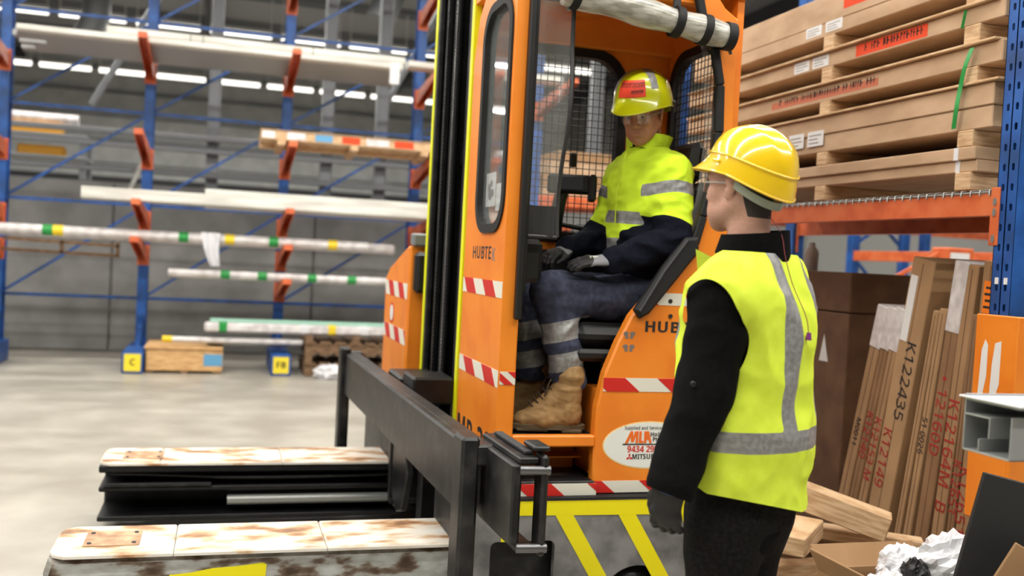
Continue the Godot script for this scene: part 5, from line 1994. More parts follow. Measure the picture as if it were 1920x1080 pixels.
func build_right_rack() -> void:
	var r := thing("pallet_rack", "blue and orange pallet rack with wire deck holding stacked flat cartons", "rack", Vector3(3.3, 0, -4.4))
	var px := 2.8
	for z in [-3.02, -5.95]:
		rack_post(r, px, z, 3.6, z > -4)
		rack_post(r, px + 0.92, z, 3.6, false)
		for k in 4:
			var st := mb()
			bar(st, Vector3(px + 0.08, 0.5 + k * 0.8, z), Vector3(px + 0.92, (0.9 + k * 0.8) if k % 2 == 0 else 0.5 + k * 0.8, z), 0.035, 0.03, 0.004)
			obj("brace", st, M.rack_blue, r)
	rack_beam(r, px, -5.9, -3.07, 1.795)
	rack_beam(r, px + 0.95, -5.9, -3.07, 1.795)
	var st := mb()
	var z := -5.85
	while z < -3.09:
		tube(st, [Vector3(px - 0.008, 1.785, z), Vector3(px - 0.006, 1.806, z), Vector3(px + 0.02, 1.81, z), Vector3(px + 0.98, 1.802, z)], 0.0035, 5)
		z += 0.05
	for k in 9:
		tube(st, [Vector3(px - 0.002 + k * 0.12, 1.799, -5.86), Vector3(px - 0.002 + k * 0.12, 1.799, -3.1)], 0.0035, 5)
	obj("wire_deck", st, M.galvanised, r)
	# plate guard on the front upright, orange with torn stickers
	st = mb()
	bc(st, Vector3(px - 0.03, 0.56, -3.1), Vector3(px - 0.012, 1.335, -2.9), 0.004)
	bc(st, Vector3(px - 0.03, 0.56, -2.905), Vector3(px + 0.12, 1.335, -2.89), 0.004)
	for y in [0.65, 1.2]:
		bc(st, Vector3(px - 0.014, y, -3.05), Vector3(px + 0.001, y + 0.06, -2.99))
	var guard := obj("upright_guard", st, M.rack_orange, r)
	guard.material_override = M.orange_paint
	st = mb()
	prism(st, PackedVector2Array([Vector2(-3.07, 0.98), Vector2(-3.05, 1.0), Vector2(-3.03, 1.1), Vector2(-3.03, 1.22), Vector2(-3.045, 1.24), Vector2(-3.06, 1.2)]), 0.001, on_zy(px - 0.03))
	obj("torn_sticker", st, M.paper, guard)
	st = mb()
	prism(st, PackedVector2Array([Vector2(-3.01, 1.02), Vector2(-2.985, 1.02), Vector2(-2.965, 1.08), Vector2(-2.965, 1.24), Vector2(-2.995, 1.23), Vector2(-3.005, 1.15)]), 0.001, on_zy(px - 0.03))
	obj("torn_sticker", st, M.paper, guard)
	st = mb()
	for s in [-0.022, 0.022]:
		prism(st, rrect(-3.02 + s - 0.009, 1.45, -3.02 + s + 0.009, 1.475, 0.001, 1), 0.001, on_zy(px))
	obj("upright_label", st, M.paper, r)

	# ---- stacked flat cartons with timber bearers between
	var carton := func(called: String, label: String, y0: float, y1: float, z0: float, z1: float, lid: float, m: Material) -> Node3D:
		var t := thing(called, label, "carton", Vector3(3.3, y0, (z0 + z1) * 0.5), "flat cartons on the rack")
		var s := mb()
		bc(s, Vector3(px + 0.01, y0, z0), Vector3(px + 0.97, lid if lid > 0 else y1, z1), 0.004)
		obj("tray", s, m, t)
		if lid > 0:
			s = mb()
			bc(s, Vector3(px + 0.004, lid + 0.0008, z0 - 0.006), Vector3(px + 0.976, y1, z1 + 0.006), 0.004)
			obj("lid", s, m, t)
		return t
	var lip := func(y: float, z0: float, z1: float, which: String) -> void:
		var s := mb()
		bc(s, Vector3(px - 0.012, y, z0), Vector3(px + 0.98, y + 0.01, z1), 0.002)
		tag(obj("plywood_sheet", s, M.timber_z), "thin plywood sheet lying on the %s" % which, "sheet", "plywood sheets between cartons")
	var bearers := func(y0: float, y1: float, which: String) -> void:
		var i := 0
		for zz in [-3.265, -4.24, -5.3]:
			var s := mb()
			bc(s, Vector3(px + 0.004, y0, zz - 0.043), Vector3(px + 0.96, y1, zz + 0.043), 0.004)
			tag(obj("timber_bearer", s, M.timber), "pale timber bearer %s the %s" % [["at the near end under", "in the middle under", "at the far end under"][i], which], "bearer", "timber bearers under cartons")
			i += 1
	bearers.call(1.8145, 1.886, "lowest board pack")
	for q in [[1.886, 1.934], [1.9345, 1.985]]:
		var pack := thing("board_pack", "%s wrapped board pack at the bottom of the carton stack" % ("upper" if q[0] > 1.9 else "lower"), "carton", Vector3(3.28, q[0], -4.4), "board packs on the rack")
		st = mb()
		bc(st, Vector3(px + (0.0 if q[0] > 1.9 else 0.012), q[0], -5.75), Vector3(px + 0.97, q[1], -3.2), 0.004)
		obj("pack_body", st, M.carton, pack)
		for zz in [-3.3, -4.5]:
			st = mb()
			bc(st, Vector3(px - 0.003 + (0.0 if q[0] > 1.9 else 0.012), q[0] + 0.0003, zz - 0.012), Vector3(px + 0.972, q[1] - 0.0003, zz + 0.012), 0.0)
			obj("tape_band", st, M.film_white, pack)
	bearers.call(1.986, 2.052, "two-part carton")
	var b: Node3D = carton.call("flat_carton", "deep two-part brown carton low in the stack with white labels", 2.052, 2.226, -5.7, -3.13, 2.138, M.carton)
	carton_labels(b, px + 0.004, 2.124, -4.47, -4.3, 0.075)
	lip.call(2.227, -5.7, -3.09, "deep two-part carton")
	bearers.call(2.2375, 2.3, "carton with red printed strip")
	var c: Node3D = carton.call("flat_carton", "slim brown carton with a long faded red printed strip", 2.3, 2.383, -5.75, -3.1, 0.0, M.carton)
	print_strip(c, px + 0.01, 2.344, -4.74, -3.84, 0.05, false)
	lip.call(2.384, -5.72, -3.12, "carton with faded red strip")
	bearers.call(2.3945, 2.468, "carton with orange label strip")
	var d: Node3D = carton.call("flat_carton", "slim brown carton with a bright orange label strip and white labels", 2.468, 2.54, -5.75, -3.1, 0.0, M.carton)
	print_strip(d, px + 0.01, 2.505, -4.02, -3.53, 0.055, true)
	carton_labels(d, px + 0.01, 2.507, -4.47, -4.305, 0.055)
	lip.call(2.541, -5.72, -3.12, "carton with orange label strip")
	bearers.call(2.5515, 2.623, "upper pair of cartons")
	var e: Node3D = carton.call("flat_carton", "brown carton near the top of the stack, under the topmost carton", 2.623, 2.69, -5.7, -3.1, 0.0, M.carton)
	carton_labels(e, px + 0.01, 2.668, -4.38, -4.21, 0.05)
	var g: Node3D = carton.call("flat_carton", "topmost brown carton of the stack with orange printed block", 2.691, 2.83, -5.7, -3.1, 0.0, M.carton)
	print_strip(g, px + 0.01, 2.765, -4.14, -3.7, 0.07, true)
	# green strapping ribbon hanging down the carton ends
	st = mb()
	var pts := smooth_path([Vector3(2.786, 2.37, -3.235), Vector3(2.775, 2.3, -3.255), Vector3(2.78, 2.22, -3.28), Vector3(2.772, 2.14, -3.285), Vector3(2.782, 2.06, -3.305)])
	for k in pts.size() - 1:
		quad(st, pts[k] + Vector3(0, 0, 0.012), pts[k] - Vector3(0, 0, 0.012), pts[k + 1] - Vector3(0, 0, 0.012), pts[k + 1] + Vector3(0, 0, 0.012), Vector3.LEFT)
		quad(st, pts[k] + Vector3(0.0015, 0, 0.012), pts[k] + Vector3(0.0015, 0, -0.012), pts[k + 1] + Vector3(0.0015, 0, -0.012), pts[k + 1] + Vector3(0.0015, 0, 0.012), Vector3.RIGHT)
	tag(obj("green_strap", st, M.wrap_green), "long crinkled green strap hanging over the carton ends", "strap", "green straps")
	st = mb()
	bar(st, Vector3(2.792, 2.53, -3.29), Vector3(2.796, 2.462, -3.31), 0.012, 0.002)
	tag(obj("green_strap", st, M.wrap_green), "short green strap end high on the carton stack", "strap", "green straps")

	# ---- cartons on edge, leaning against the rack frame under the deck
	var row := [
		# z at 0.78 m (from, to), top, lean in degrees, depth, material
		[-4.05, -3.975, 1.31, 13.0, 0.6, 0, "slim carton on edge, outermost of the leaning row, wrapped top"],
		[-3.968, -3.91, 1.31, 12.5, 0.6, 1, "slim carton on edge, second of the leaning row, wrapped top"],
		[-3.905, -3.847, 1.31, 12.0, 0.6, 0, "slim carton on edge, third of the leaning row, wrapped top"],
		[-3.838, -3.69, 1.53, 10.0, 0.7, 2, "wide tall carton on edge with black handwritten number"],
		[-3.642, -3.606, 1.32, 9.0, 0.6, 2, "very thin pale carton on edge beside the wide one"],
		[-3.594, -3.548, 1.33, 8.0, 0.6, 2, "thin carton on edge with black marks"],
		[-3.53, -3.452, 1.53, 7.0, 0.7, 1, "tall carton on edge with film-wrapped top"],
		[-3.443, -3.375, 1.52, 5.5, 0.7, 0, "tall carton on edge with long red handwritten number"],
		[-3.366, -3.328, 1.32, 4.0, 0.6, 1, "shorter carton on edge with red handwriting near the blue post"],
		[-3.322, -3.238, 1.54, 3.2, 0.75, 0, "carton on edge nearest the blue post, orange sticker on it"],
	]
	var tones := [M.kraft, mottled("kraft_dark", [[0.2, Color(0.51, 0.38, 0.26)], [0.8, Color(0.57, 0.43, 0.3)]], 0.8, 0.0, 0.006, Vector3(1.2, 0.8, 1.2), 4, 0.0, 3), mottled("kraft_light", [[0.2, Color(0.62, 0.49, 0.35)], [0.8, Color(0.68, 0.54, 0.39)]], 0.8, 0.0, 0.006, Vector3(1.2, 0.8, 1.2), 4, 0.0, 6)]
	for i in row.size():
		var q: Array = row[i]
		var a := deg_to_rad(q[3])
		var th: float = (q[1] - q[0]) * cos(a)
		var zc: float = (q[0] + q[1]) * 0.5
		var len_: float = q[2] / cos(a)
		var base := Vector3(2.95, 0.5 * th * sin(a), zc - 0.78 * tan(a))
		var t := thing("leaning_carton", q[6], "carton", base, "cartons leaning under the rack", false)
		t.rotation.x = a
		st = mb()
		bc(st, Vector3(0, 0, -th * 0.5), Vector3(q[4], len_, th * 0.5), 0.004)
		obj("box", st, tones[q[5]], t)
		st = mb()
		bc(st, Vector3(-0.0008, 0.02, -0.0018), Vector3(0.0, len_ - 0.02, 0.0018))
		obj("flap_joint", st, M.dark_kraft, t)
		if i in [0, 1, 2, 6]:
			st = mb()
			var low: float = len_ - (0.2 if i != 6 else 0.3)
			bc(st, Vector3(-0.004, low, -th * 0.5 - 0.002), Vector3(q[4] * 0.7, len_ + 0.004, th * 0.5 + 0.002), 0.004)
			obj("plastic_cap", st, M.wrap_white, t)
		if i == 3:
			st = mb()
			bc(st, Vector3(-0.003, len_ - 0.38, -th * 0.42), Vector3(0.0, len_ - 0.08, -th * 0.1), 0.001)
			obj("paper_label", st, M.paper, t)
		var write := func(words: String, h: float, y: float, dz: float, m: Material) -> void:
			lettering(words, h, m, t, Transform3D(Basis(Vector3(0, -1, 0), Vector3(0, 0, 1), Vector3(-1, 0, 0)), Vector3(-0.0012, y, dz)), false, 1.15)
		match i:
			0: write.call("M0011", 0.03, 0.72, 0.0, M.print_dark)
			1: write.call("K12140", 0.045, 0.72, 0.0, M.print_red)
			2: write.call("K12153 M", 0.045, 0.66, 0.0, M.print_red)
			3:
				write.call("K122435", 0.06, 1.0, 0.02, M.print_dark)
				write.call("K12149", 0.055, 0.62, -0.03, M.print_red)
			5: write.call("S1 0026", 0.03, 0.78, 0.0, M.print_dark)
			6: write.call("• 12160D", 0.055, 0.88, 0.0, M.print_red)
			7: write.call("K12164M  B", 0.058, 0.72, 0.0, M.print_red)
			8: write.call("K12651", 0.045, 0.6, 0.0, M.print_red)
			9:
				write.call("K12651", 0.055, 0.55, -0.02, M.print_red)
				st = mb()
				bc(st, Vector3(-0.002, 1.33, -0.025), Vector3(0.0, 1.46, 0.03), 0.0005)
				var stick := obj("orange_sticker", st, plain("sticker_orange", Color(0.95, 0.5, 0.06), 0.6), t)
				st = mb()
				for k in 4:
					bc(st, Vector3(-0.0028, 1.35 + k * 0.026, -0.018 + 0.006 * (k % 2)), Vector3(-0.0018, 1.36 + k * 0.026, 0.022 - 0.007 * ((k + 1) % 2)))
				obj("sticker_scribble", st, M.print_dark, stick)

	# two big brown boxes on top of each other behind the leaning row
	for q in [[0.0, 1.26, "large dark brown box on the floor under the rack deck"], [1.265, 1.47, "low dark brown box on top of the large brown box"]]:
		var t := thing("storage_box", q[2], "box", Vector3(3.45, q[0], -4.75), "brown boxes under the rack")
		st = mb()
		bc(st, Vector3(3.05, q[0], -5.45), Vector3(3.72, q[1], -4.28), 0.006)
		obj("box_body", st, M.dark_kraft, t)
		st = mb()
		bc(st, Vector3(3.048, q[0] + 0.01, -4.9), Vector3(3.0505, q[1] - 0.01, -4.85))
		obj("box_tape", st, M.kraft, t)
		if q[0] == 0.0:
			st = mb()
			prism(st, PackedVector2Array([Vector2(-4.52, 1.0), Vector2(-4.44, 1.0), Vector2(-4.46, 1.06), Vector2(-4.485, 1.14)]), 0.001, on_zy(3.05))
			obj("torn_label", st, M.paper, t)


func carton_labels(t: Node, x: float, y: float, z0: float, z1: float, h: float) -> void:
	for k in 2:
		var zc := z0 if k == 0 else z1
		var st := mb()
		prism(st, rrect(zc - 0.068, y - h * 0.5, zc + 0.068, y + h * 0.5, 0.002, 1), 0.0012, on_zy(x))
		var l := obj("paper_label", st, M.paper, t)
		st = mb()
		for j in 3:
			prism(st, rrect(zc - 0.055, y - h * 0.32 + j * h * 0.25, zc + 0.02 + 0.01 * ((j * 7 + k) % 4), y - h * 0.32 + j * h * 0.25 + h * 0.07, 0.0005, 1), 0.0004, on_zy(x - 0.0012))
		obj("label_print", st, M.decal_grey, l)


# an orange band with dark unreadable stencil strokes
func print_strip(t: Node, x: float, y: float, z0: float, z1: float, h: float, strong: bool) -> void:
	var st := mb()
	prism(st, rrect(z0, y - h * 0.5, z1, y + h * (0.5 if strong else 0.2), 0.002, 1), 0.0006, on_zy(x))
	var band := obj("printed_band", st, M.print_orange if strong else plain("faded_red", Color(0.74, 0.42, 0.31), 0.8), t)
	st = mb()
	var r2 := RandomNumberGenerator.new()
	r2.seed = int(y * 1000)
	var z := z0 + h * 1.2
	while z < z1 - h * 0.6:
		var w := h * r2.randf_range(0.18, 0.42)
		if r2.randf() < 0.85:
			prism(st, rrect(z, y - h * 0.2, z + w * 0.45, y + h * 0.42, 0.0004, 1), 0.0004, on_zy(x - 0.0006))
			prism(st, rrect(z, y + h * r2.randf_range(-0.2, 0.3), z + w, y + h * 0.36, 0.0004, 1) if r2.randf() < 0.5 else rrect(z, y + h * 0.05, z + w, y + h * 0.17, 0.0004, 1), 0.0004, on_zy(x - 0.0006))
		z += w + h * 0.13
	obj("stencil_print", st, M.print_dark, band)


# ------------------------------------------------------------------ offcuts and rubbish on the floor beside the rack
func plank(label: String, a: Vector3, b: Vector3, w: float, h: float, m: Material, group := "timber offcuts in the heap") -> void:
	var st := mb()
	var z := (b - a).normalized()
	var x := Vector3.UP.cross(z).normalized()
	# built lengthways along local x so that the grain runs with it
	var o := MeshInstance3D.new()
	bx(st, Vector3.ZERO, Vector3((b - a).length(), h, w), 0.004)
	o.mesh = st.commit()
	o.material_override = m
	o.name = numbered("timber_offcut")
	o.transform = Transform3D(Basis(z, z.cross(-x).normalized() * -1.0 if z.cross(-x).y < 0 else z.cross(-x).normalized(), -x), (a + b) * 0.5)
	if o.transform.basis.determinant() < 0:
		o.transform.basis.z = -o.transform.basis.z
	add_child(o)
	tag(o, label, "timber", group)


func build_floor_clutter() -> void:
	# the heap stands on a broken pallet
	var p := thing("broken_pallet", "broken timber pallet on the floor under the heap of offcuts", "pallet", Vector3(2.45, 0, -3.6))
	for z in [-3.9, -3.6, -3.3]:
		var st := mb()
		bc(st, Vector3(2.05, 0.0, z - 0.045), Vector3(2.78, 0.09, z + 0.045), 0.004)
		obj("bearer", st, M.timber, p)
	for k in 6:
		var st := mb()
		bc(st, Vector3(2.06 + k * 0.122, 0.09, -3.96), Vector3(2.16 + k * 0.122, 0.112, -3.25), 0.003)
		obj("board", st, M.timber_z, p)
	plank("thick squared timber lying low in the heap by the vest hem", Vector3(2.08, 0.162, -3.72), Vector3(2.74, 0.162, -3.5), 0.12, 0.1, M.old_timber)
	plank("pale board lying flat across the heap", Vector3(2.08, 0.233, -3.56), Vector3(2.74, 0.233, -3.62), 0.24, 0.04, M.timber)
	plank("grey weathered beam on the heap behind the man's hip", Vector3(2.1, 0.303, -3.72), Vector3(2.72, 0.303, -3.54), 0.1, 0.1, M.old_timber)
	plank("long pale batten at the foot of the heap", Vector3(1.98, 0.283, -3.35), Vector3(2.72, 0.283, -3.42), 0.07, 0.06, M.timber)
	plank("long pale batten sloping across the heap towards the open box", Vector3(2.12, 0.4, -3.72), Vector3(2.76, 0.38, -3.3), 0.09, 0.05, M.timber)
	plank("stubby pale block with sawn end on the heap", Vector3(2.1, 0.42, -3.24), Vector3(2.28, 0.45, -3.39), 0.13, 0.075, M.timber)
	plank("big pale squared timber on top of the heap, sawn end showing", Vector3(2.16, 0.6, -3.56), Vector3(2.56, 0.47, -3.26), 0.12, 0.1, M.timber)
	# open carton with flaps, in front
	var b := thing("open_box", "open cardboard box with flaps up, stuffed with white film", "box", Vector3(2.35, 0, -2.95))
	var x0 := 2.14
	var x1 := 2.6
	var z0 := -3.1
	var z1 := -2.72
	var h := 0.38
	for w in [[Vector3(x0, 0, z0), Vector3(x0 + 0.008, h, z1)], [Vector3(x1 - 0.008, 0, z0), Vector3(x1, h, z1)], [Vector3(x0, 0, z0), Vector3(x1, h, z0 + 0.008)], [Vector3(x0, 0, z1 - 0.008), Vector3(x1, h, z1)], [Vector3(x0, 0, z0), Vector3(x1, 0.01, z1)]]:
		var st := mb()
		bc(st, w[0], w[1], 0.002)
		obj("box_wall", st, M.kraft, b)
	var st := mb()
	bx(st, Vector3(x0 - 0.02, h + 0.035, (z0 + z1) * 0.5), Vector3(0.008, 0.09, z1 - z0 - 0.01), 0.002, Basis(Vector3.BACK, 0.5))
	obj("flap", st, M.kraft, b)
	st = mb()
	bx(st, Vector3((x0 + x1) * 0.5, h + 0.028, z0 - 0.03), Vector3(x1 - x0 - 0.01, 0.1, 0.008), 0.002, Basis(Vector3.RIGHT, -0.7))
	obj("flap", st, M.kraft, b)
	st = mb()
	bx(st, Vector3(x1 + 0.02, h + 0.035, (z0 + z1) * 0.5), Vector3(0.008, 0.1, z1 - z0 - 0.01), 0.002, Basis(Vector3.BACK, -0.4))
	obj("flap", st, M.kraft, b)
	# crumpled film and paper
	crumple("plastic_film", "big crumpled white plastic film heaped on the open box", Vector3(2.5, 0.44, -2.84), Vector3(0.13, 0.13, 0.11), M.film_white, 3)
	crumple("plastic_film", "crumpled white film on the near corner of the open box", Vector3(2.25, 0.345, -2.84), Vector3(0.1, 0.1, 0.1), M.film_white, 8)
	crumple("plastic_film", "strip of white film lying across the box contents", Vector3(2.38, 0.41, -2.95), Vector3(0.09, 0.09, 0.07), M.film_white, 12)
	crumple("black_bag", "small crumpled black plastic bag in the open box", Vector3(2.34, 0.42, -2.83), Vector3(0.05, 0.07, 0.05), M.black_plastic, 5)
	# flattened cartons and a black board leaning beside the box
	var face := Basis(Vector3(0.955, 0, 0.296), Vector3.UP, Vector3(-0.296, 0, 0.955))
	var lean := face * Basis(Vector3.BACK, -0.21)
	st = mb()
	bx(st, Vector3(2.475, 0.82, -2.69) + lean * Vector3(0.19, -0.41, 0), Vector3(0.38, 0.82, 0.018), 0.003, lean)
	tag(obj("black_board", st, M.black_sheet), "black board leaning beside the orange upright guard", "board")
	lean = face * Basis(Vector3.BACK, -0.5)
	st = mb()
	bx(st, Vector3(2.5, 0.62, -2.56) + lean * Vector3(0.2, -0.3, 0), Vector3(0.4, 0.6, 0.012), 0.003, lean)
	tag(obj("cardboard_sheet", st, M.kraft), "brown cardboard sheet standing on its corner beside the open box", "cardboard", "leaning cardboard sheets")
	st = mb()
	bx(st, Vector3(2.5, 0.55, -2.5) + lean * Vector3(0.2, -0.27, 0), Vector3(0.4, 0.54, 0.012), 0.003, lean)
	tag(obj("cardboard_sheet", st, M.kraft), "smaller brown cardboard sheet in front of the larger one", "cardboard", "leaning cardboard sheets")
	# metal profile on a trestle at the frame edge
	var t := thing("steel_trestle", "grey steel trestle carrying the end of a metal profile", "trestle", Vector3(2.35, 0, -1.9))
	for s in [-1, 1]:
		for e in [-1, 1]:
			st = mb()
			bar(st, Vector3(2.35 + e * 0.16, 0, -1.9 + s * 0.25), Vector3(2.35 + e * 0.04, 1.0, -1.9 + s * 0.2), 0.04, 0.04, 0.004)
			obj("leg", st, M.grey_steel, t)
	st = mb()
	bc(st, Vector3(2.29, 1.0, -2.2), Vector3(2.41, 1.045, -1.6), 0.005)
	obj("top_rail", st, M.grey_steel, t)
	var pr := thing("metal_profile", "hollow grey metal window profile poking in at the picture edge", "profile", Vector3(2.1, 1.046, -1.88))
	st = mb()
	var cut := func(a: Vector2, c: Vector2) -> void:
		bc(st, Vector3(1.725, a.x, a.y), Vector3(2.7, c.x, c.y), 0.0012)
	cut.call(Vector2(1.05, -1.95), Vector2(1.054, -1.8))
	cut.call(Vector2(1.05, -1.95), Vector2(1.185, -1.946))
	cut.call(Vector2(1.05, -1.804), Vector2(1.15, -1.8))
	cut.call(Vector2(1.135, -1.95), Vector2(1.139, -1.87))
	cut.call(Vector2(1.17, -1.95), Vector2(1.175, -1.78))
	cut.call(Vector2(1.09, -1.87), Vector2(1.139, -1.866))
	cut.call(Vector2(1.05, -1.9), Vector2(1.085, -1.896))
	obj("profile_body", st, M.grey_profile, pr)
	st = mb()
	bc(st, Vector3(1.72, 1.1755, -1.965), Vector3(2.7, 1.18, -1.77), 0.001)
	obj("white_film", st, M.film_white, pr)


# a crumpled lump: a noisy ball with faceted folds
func crumple(called: String, label: String, at: Vector3, size: Vector3, m: Material, seed_: int) -> void:
	var n := FastNoiseLite.new()
	n.seed = seed_
	n.noise_type = FastNoiseLite.TYPE_SIMPLEX
	n.fractal_type = FastNoiseLite.FRACTAL_RIDGED
	n.fractal_octaves = 3
	n.frequency = 0.8
	var st := mb()
	var rows := 22
	var cols := 34
	var pt := func(i: int, j: int) -> Vector3:
		var a := PI * i / rows
		var b := TAU * (j % cols) / cols
		var d := Vector3(sin(a) * cos(b), cos(a), sin(a) * sin(b))
		var r := 0.85 + 0.26 * n.get_noise_3dv(d) + 0.1 * n.get_noise_3dv(d * 2.7 + Vector3(7, 3, 1))
		return at + d * r * size
	for i in rows:
		for j in cols:
			var a: Vector3 = pt.call(i, j)
			var b: Vector3 = pt.call(i + 1, j)
			var c: Vector3 = pt.call(i + 1, j + 1)
			var d: Vector3 = pt.call(i, j + 1)
			var mid := (a + b + c + d) * 0.25 - at
			for tr in [[a, b, c], [a, c, d]]:
				var nn: Vector3 = (tr[1] - tr[0]).cross(tr[2] - tr[0])
				if nn.length_squared() > 1e-14:
					nn = nn.normalized()
					tri(st, tr[0], tr[1], tr[2], nn if nn.dot(mid) > 0 else -nn)
	tag(obj(called, st, m), label, "film" if m != M.black_plastic else "bag", "packing waste")


# ------------------------------------------------------------------ cantilever rack along the back wall
const RACK_POSTS := [-3.96, -2.4, -0.87, 0.69, 2.29, 3.85]
const RACK_LEVELS := [4.4, 3.42, 2.43, 1.71, 1.32]
const ARM_SLOPE := 0.085


func on_arm(level: float, u: float, v: float) -> Vector3:  # a point u metres out along the sloping arms and v above them
	return Vector3(0, level + 0.045, -12.2) + Vector3(0, sin(ARM_SLOPE), cos(ARM_SLOPE)) * u + Vector3(0, cos(ARM_SLOPE), -sin(ARM_SLOPE)) * v


func build_left_rack() -> void:
	var r := thing("cantilever_rack", "tall blue cantilever rack with orange arms in front of concrete wall", "rack", Vector3(0, 0, -12.2))
	var st: SurfaceTool
	for i in RACK_POSTS.size():
		var x: float = RACK_POSTS[i]
		st = mb()
		bc(st, Vector3(x - 0.055, 0.0, -12.42), Vector3(x + 0.055, 5.4, -12.4), 0.004)
		bc(st, Vector3(x - 0.055, 0.0, -12.24), Vector3(x + 0.055, 5.4, -12.22), 0.004)
		bc(st, Vector3(x - 0.02, 0.0, -12.4), Vector3(x + 0.02, 5.4, -12.24))
		obj("column", st, M.rack_blue, r)
		st = mb()
		bc(st, Vector3(x - 0.11, 0.0, -12.42), Vector3(x + 0.11, 0.24, -11.27), 0.012)
		prism(st, PackedVector2Array([Vector2(-12.22, 0.24), Vector2(-11.9, 0.24), Vector2(-12.22, 0.55)]), 0.05, on_zy(x + 0.025))
		var foot := obj("base_beam", st, M.rack_blue, r)
		st = mb()
		prism(st, rrect(x - 0.085, 0.03, x + 0.085, 0.215, 0.008, 2), 0.003, on_xy(-11.27))
		var plate := obj("number_plate", st, plain("plate_yellow", Color(0.93, 0.84, 0.2), 0.5), foot)
		lettering(["F", "E", "C", "FB", "A", "B"][i], 0.07, M.decal_dark, plate, on_xy(-11.266) * Transform3D(Basis.IDENTITY, Vector3(x, 0.125, 0)), true)
		var levels := RACK_LEVELS.duplicate()
		if i >= 3:
			levels.append(0.95)
		for y in levels:
			if i == 1 and y < 1.5 and y > 1.4:
				continue
			st = mb()
			var a := Vector3(x, y, -12.22)
			var d := Vector3(0, sin(ARM_SLOPE), cos(ARM_SLOPE))
			var up := Vector3(0, cos(ARM_SLOPE), -sin(ARM_SLOPE))
			# tapered channel arm: two webs and a top flange, with a bracket at the column
			for s in [-1, 1]:
				var w := PackedVector2Array([Vector2(0, -0.13), Vector2(1.36, -0.02), Vector2(1.36, 0.04), Vector2(0, 0.04)])
				prism(st, w, 0.006, Transform3D(Basis(d, up, d.cross(up)), a + Vector3(s * 0.042 + 0.003, 0, 0)))
			bx(st, a + d * 0.68 + up * 0.038, Vector3(0.085, 0.008, 1.36), 0.0, Basis(Vector3.RIGHT, up, d))
			bx(st, a + d * 1.36 + up * 0.012, Vector3(0.085, 0.06, 0.01), 0.0, Basis(Vector3.RIGHT, up, d))
			bc(st, Vector3(x - 0.065, y - 0.17, -12.23), Vector3(x + 0.065, y + 0.07, -12.21), 0.004)
			obj("arm", st, M.rack_orange, r)
	for i in RACK_POSTS.size() - 1:
		var x0: float = RACK_POSTS[i]
		var x1: float = RACK_POSTS[i + 1]
		var ys := [0.76, 1.85, 2.92, 3.98, 5.05]
		for k in ys.size():
			st = mb()
			bar(st, Vector3(x0, ys[k], -12.33), Vector3(x1, ys[k], -12.33), 0.03, 0.035)
			obj("brace", st, M.rack_blue, r)
			if k < ys.size() - 1:
				st = mb()
				bar(st, Vector3(x0, ys[k], -12.36), Vector3(x1, ys[k + 1], -12.36), 0.025, 0.03)
				obj("diagonal_brace", st, M.rack_blue, r)

	# ---- long stock on the arms
	var tilt := Basis(Vector3.RIGHT, -ARM_SLOPE)
	var stock := func(called: String, label: String, cat: String, group: String, level: float, x0: float, x1: float, u: float, v: float, w: float, h: float, m: Material) -> Node3D:
		var t := thing(called, label, cat, on_arm(level, u + w * 0.5, v) + Vector3((x0 + x1) * 0.5, 0, 0), group, false)
		t.basis = tilt
		var s := mb()
		bx(s, Vector3(0, h * 0.5, 0), Vector3(x1 - x0, h, w), minf(0.006, h * 0.12))
		obj("bar", s, m, t)
		return t
	var k := 0
	for e in [[-2.2, 1.93], [-2.05, 1.88], [-2.18, 1.9], [-1.9, 1.92], [-2.2, 1.85], [-2.15, 1.88], [-2.12, 1.9]]:
		stock.call("white_extrusion", "long white extrusion in the lower layer of the high bundle, %s from the wall" % ["first", "second", "third", "fourth", "fifth", "sixth", "outermost"][k], "extrusion", "white extrusions on the high arms", 3.42, e[0], e[1], 0.08 + 0.125 * k, 0.0, 0.12, 0.06, M.grey_profile if k < 6 else M.white_profile)
		k += 1
	k = 0
	for e in [[-1.3, 1.9], [-1.24, 1.88], [-1.26, 1.93]]:
		var t: Node3D = stock.call("white_extrusion", "white extrusion in the upper layer of the high bundle, %s" % ["inner one", "middle one", "with paper tag"][k], "extrusion", "white extrusions on the high arms", 3.42, e[0], e[1], 0.58 + 0.125 * k, 0.062, 0.12, 0.075, M.white_profile)
		if k == 2:
			var s := mb()
			bx(s, Vector3(1.47, -0.12, 0.064), Vector3(0.11, 0.24, 0.003), 0.001, Basis(Vector3.RIGHT, ARM_SLOPE))
			obj("paper_tag", s, M.paper, t)
			for xx in [-0.75, -0.62, 0.55]:
				s = mb()
				bx(s, Vector3(xx, 0.035, 0.0), Vector3(0.008, 0.08, 0.124), 0.001)
				obj("strap", s, M.black_plastic, t)
		k += 1
	stock.call("white_extrusion", "short white extrusion end beside the forklift mast on the high arms", "extrusion", "white extrusions on the high arms", 3.42, 2.0, 3.9, 0.55, 0.1, 0.2, 0.07, M.white_profile)
	# packing crate with coloured labels
	var crate: Node3D = stock.call("timber_crate", "long low timber crate with coloured labels on the rack arms", "crate", "", 2.43, 0.36, 3.2, 0.45, 0.052, 0.6, 0.1, M.timber)
	st = mb()
	bx(st, Vector3(0, -0.025, 0), Vector3(2.84, 0.05, 0.08), 0.004)
	for xx in [-1.2, -0.4, 0.4, 1.2]:
		bx(st, Vector3(xx, -0.025, 0), Vector3(0.09, 0.05, 0.6), 0.004)
	obj("runner", st, M.timber, crate)
	st = mb()
	bx(st, Vector3(0, 0.105, 0.0), Vector3(2.86, 0.012, 0.62), 0.002)
	obj("crate_lid", st, M.timber, crate)
	var lc := [M.paper, M.wrap_white, M.label_blue, M.print_orange, M.wrap_white, M.print_orange]
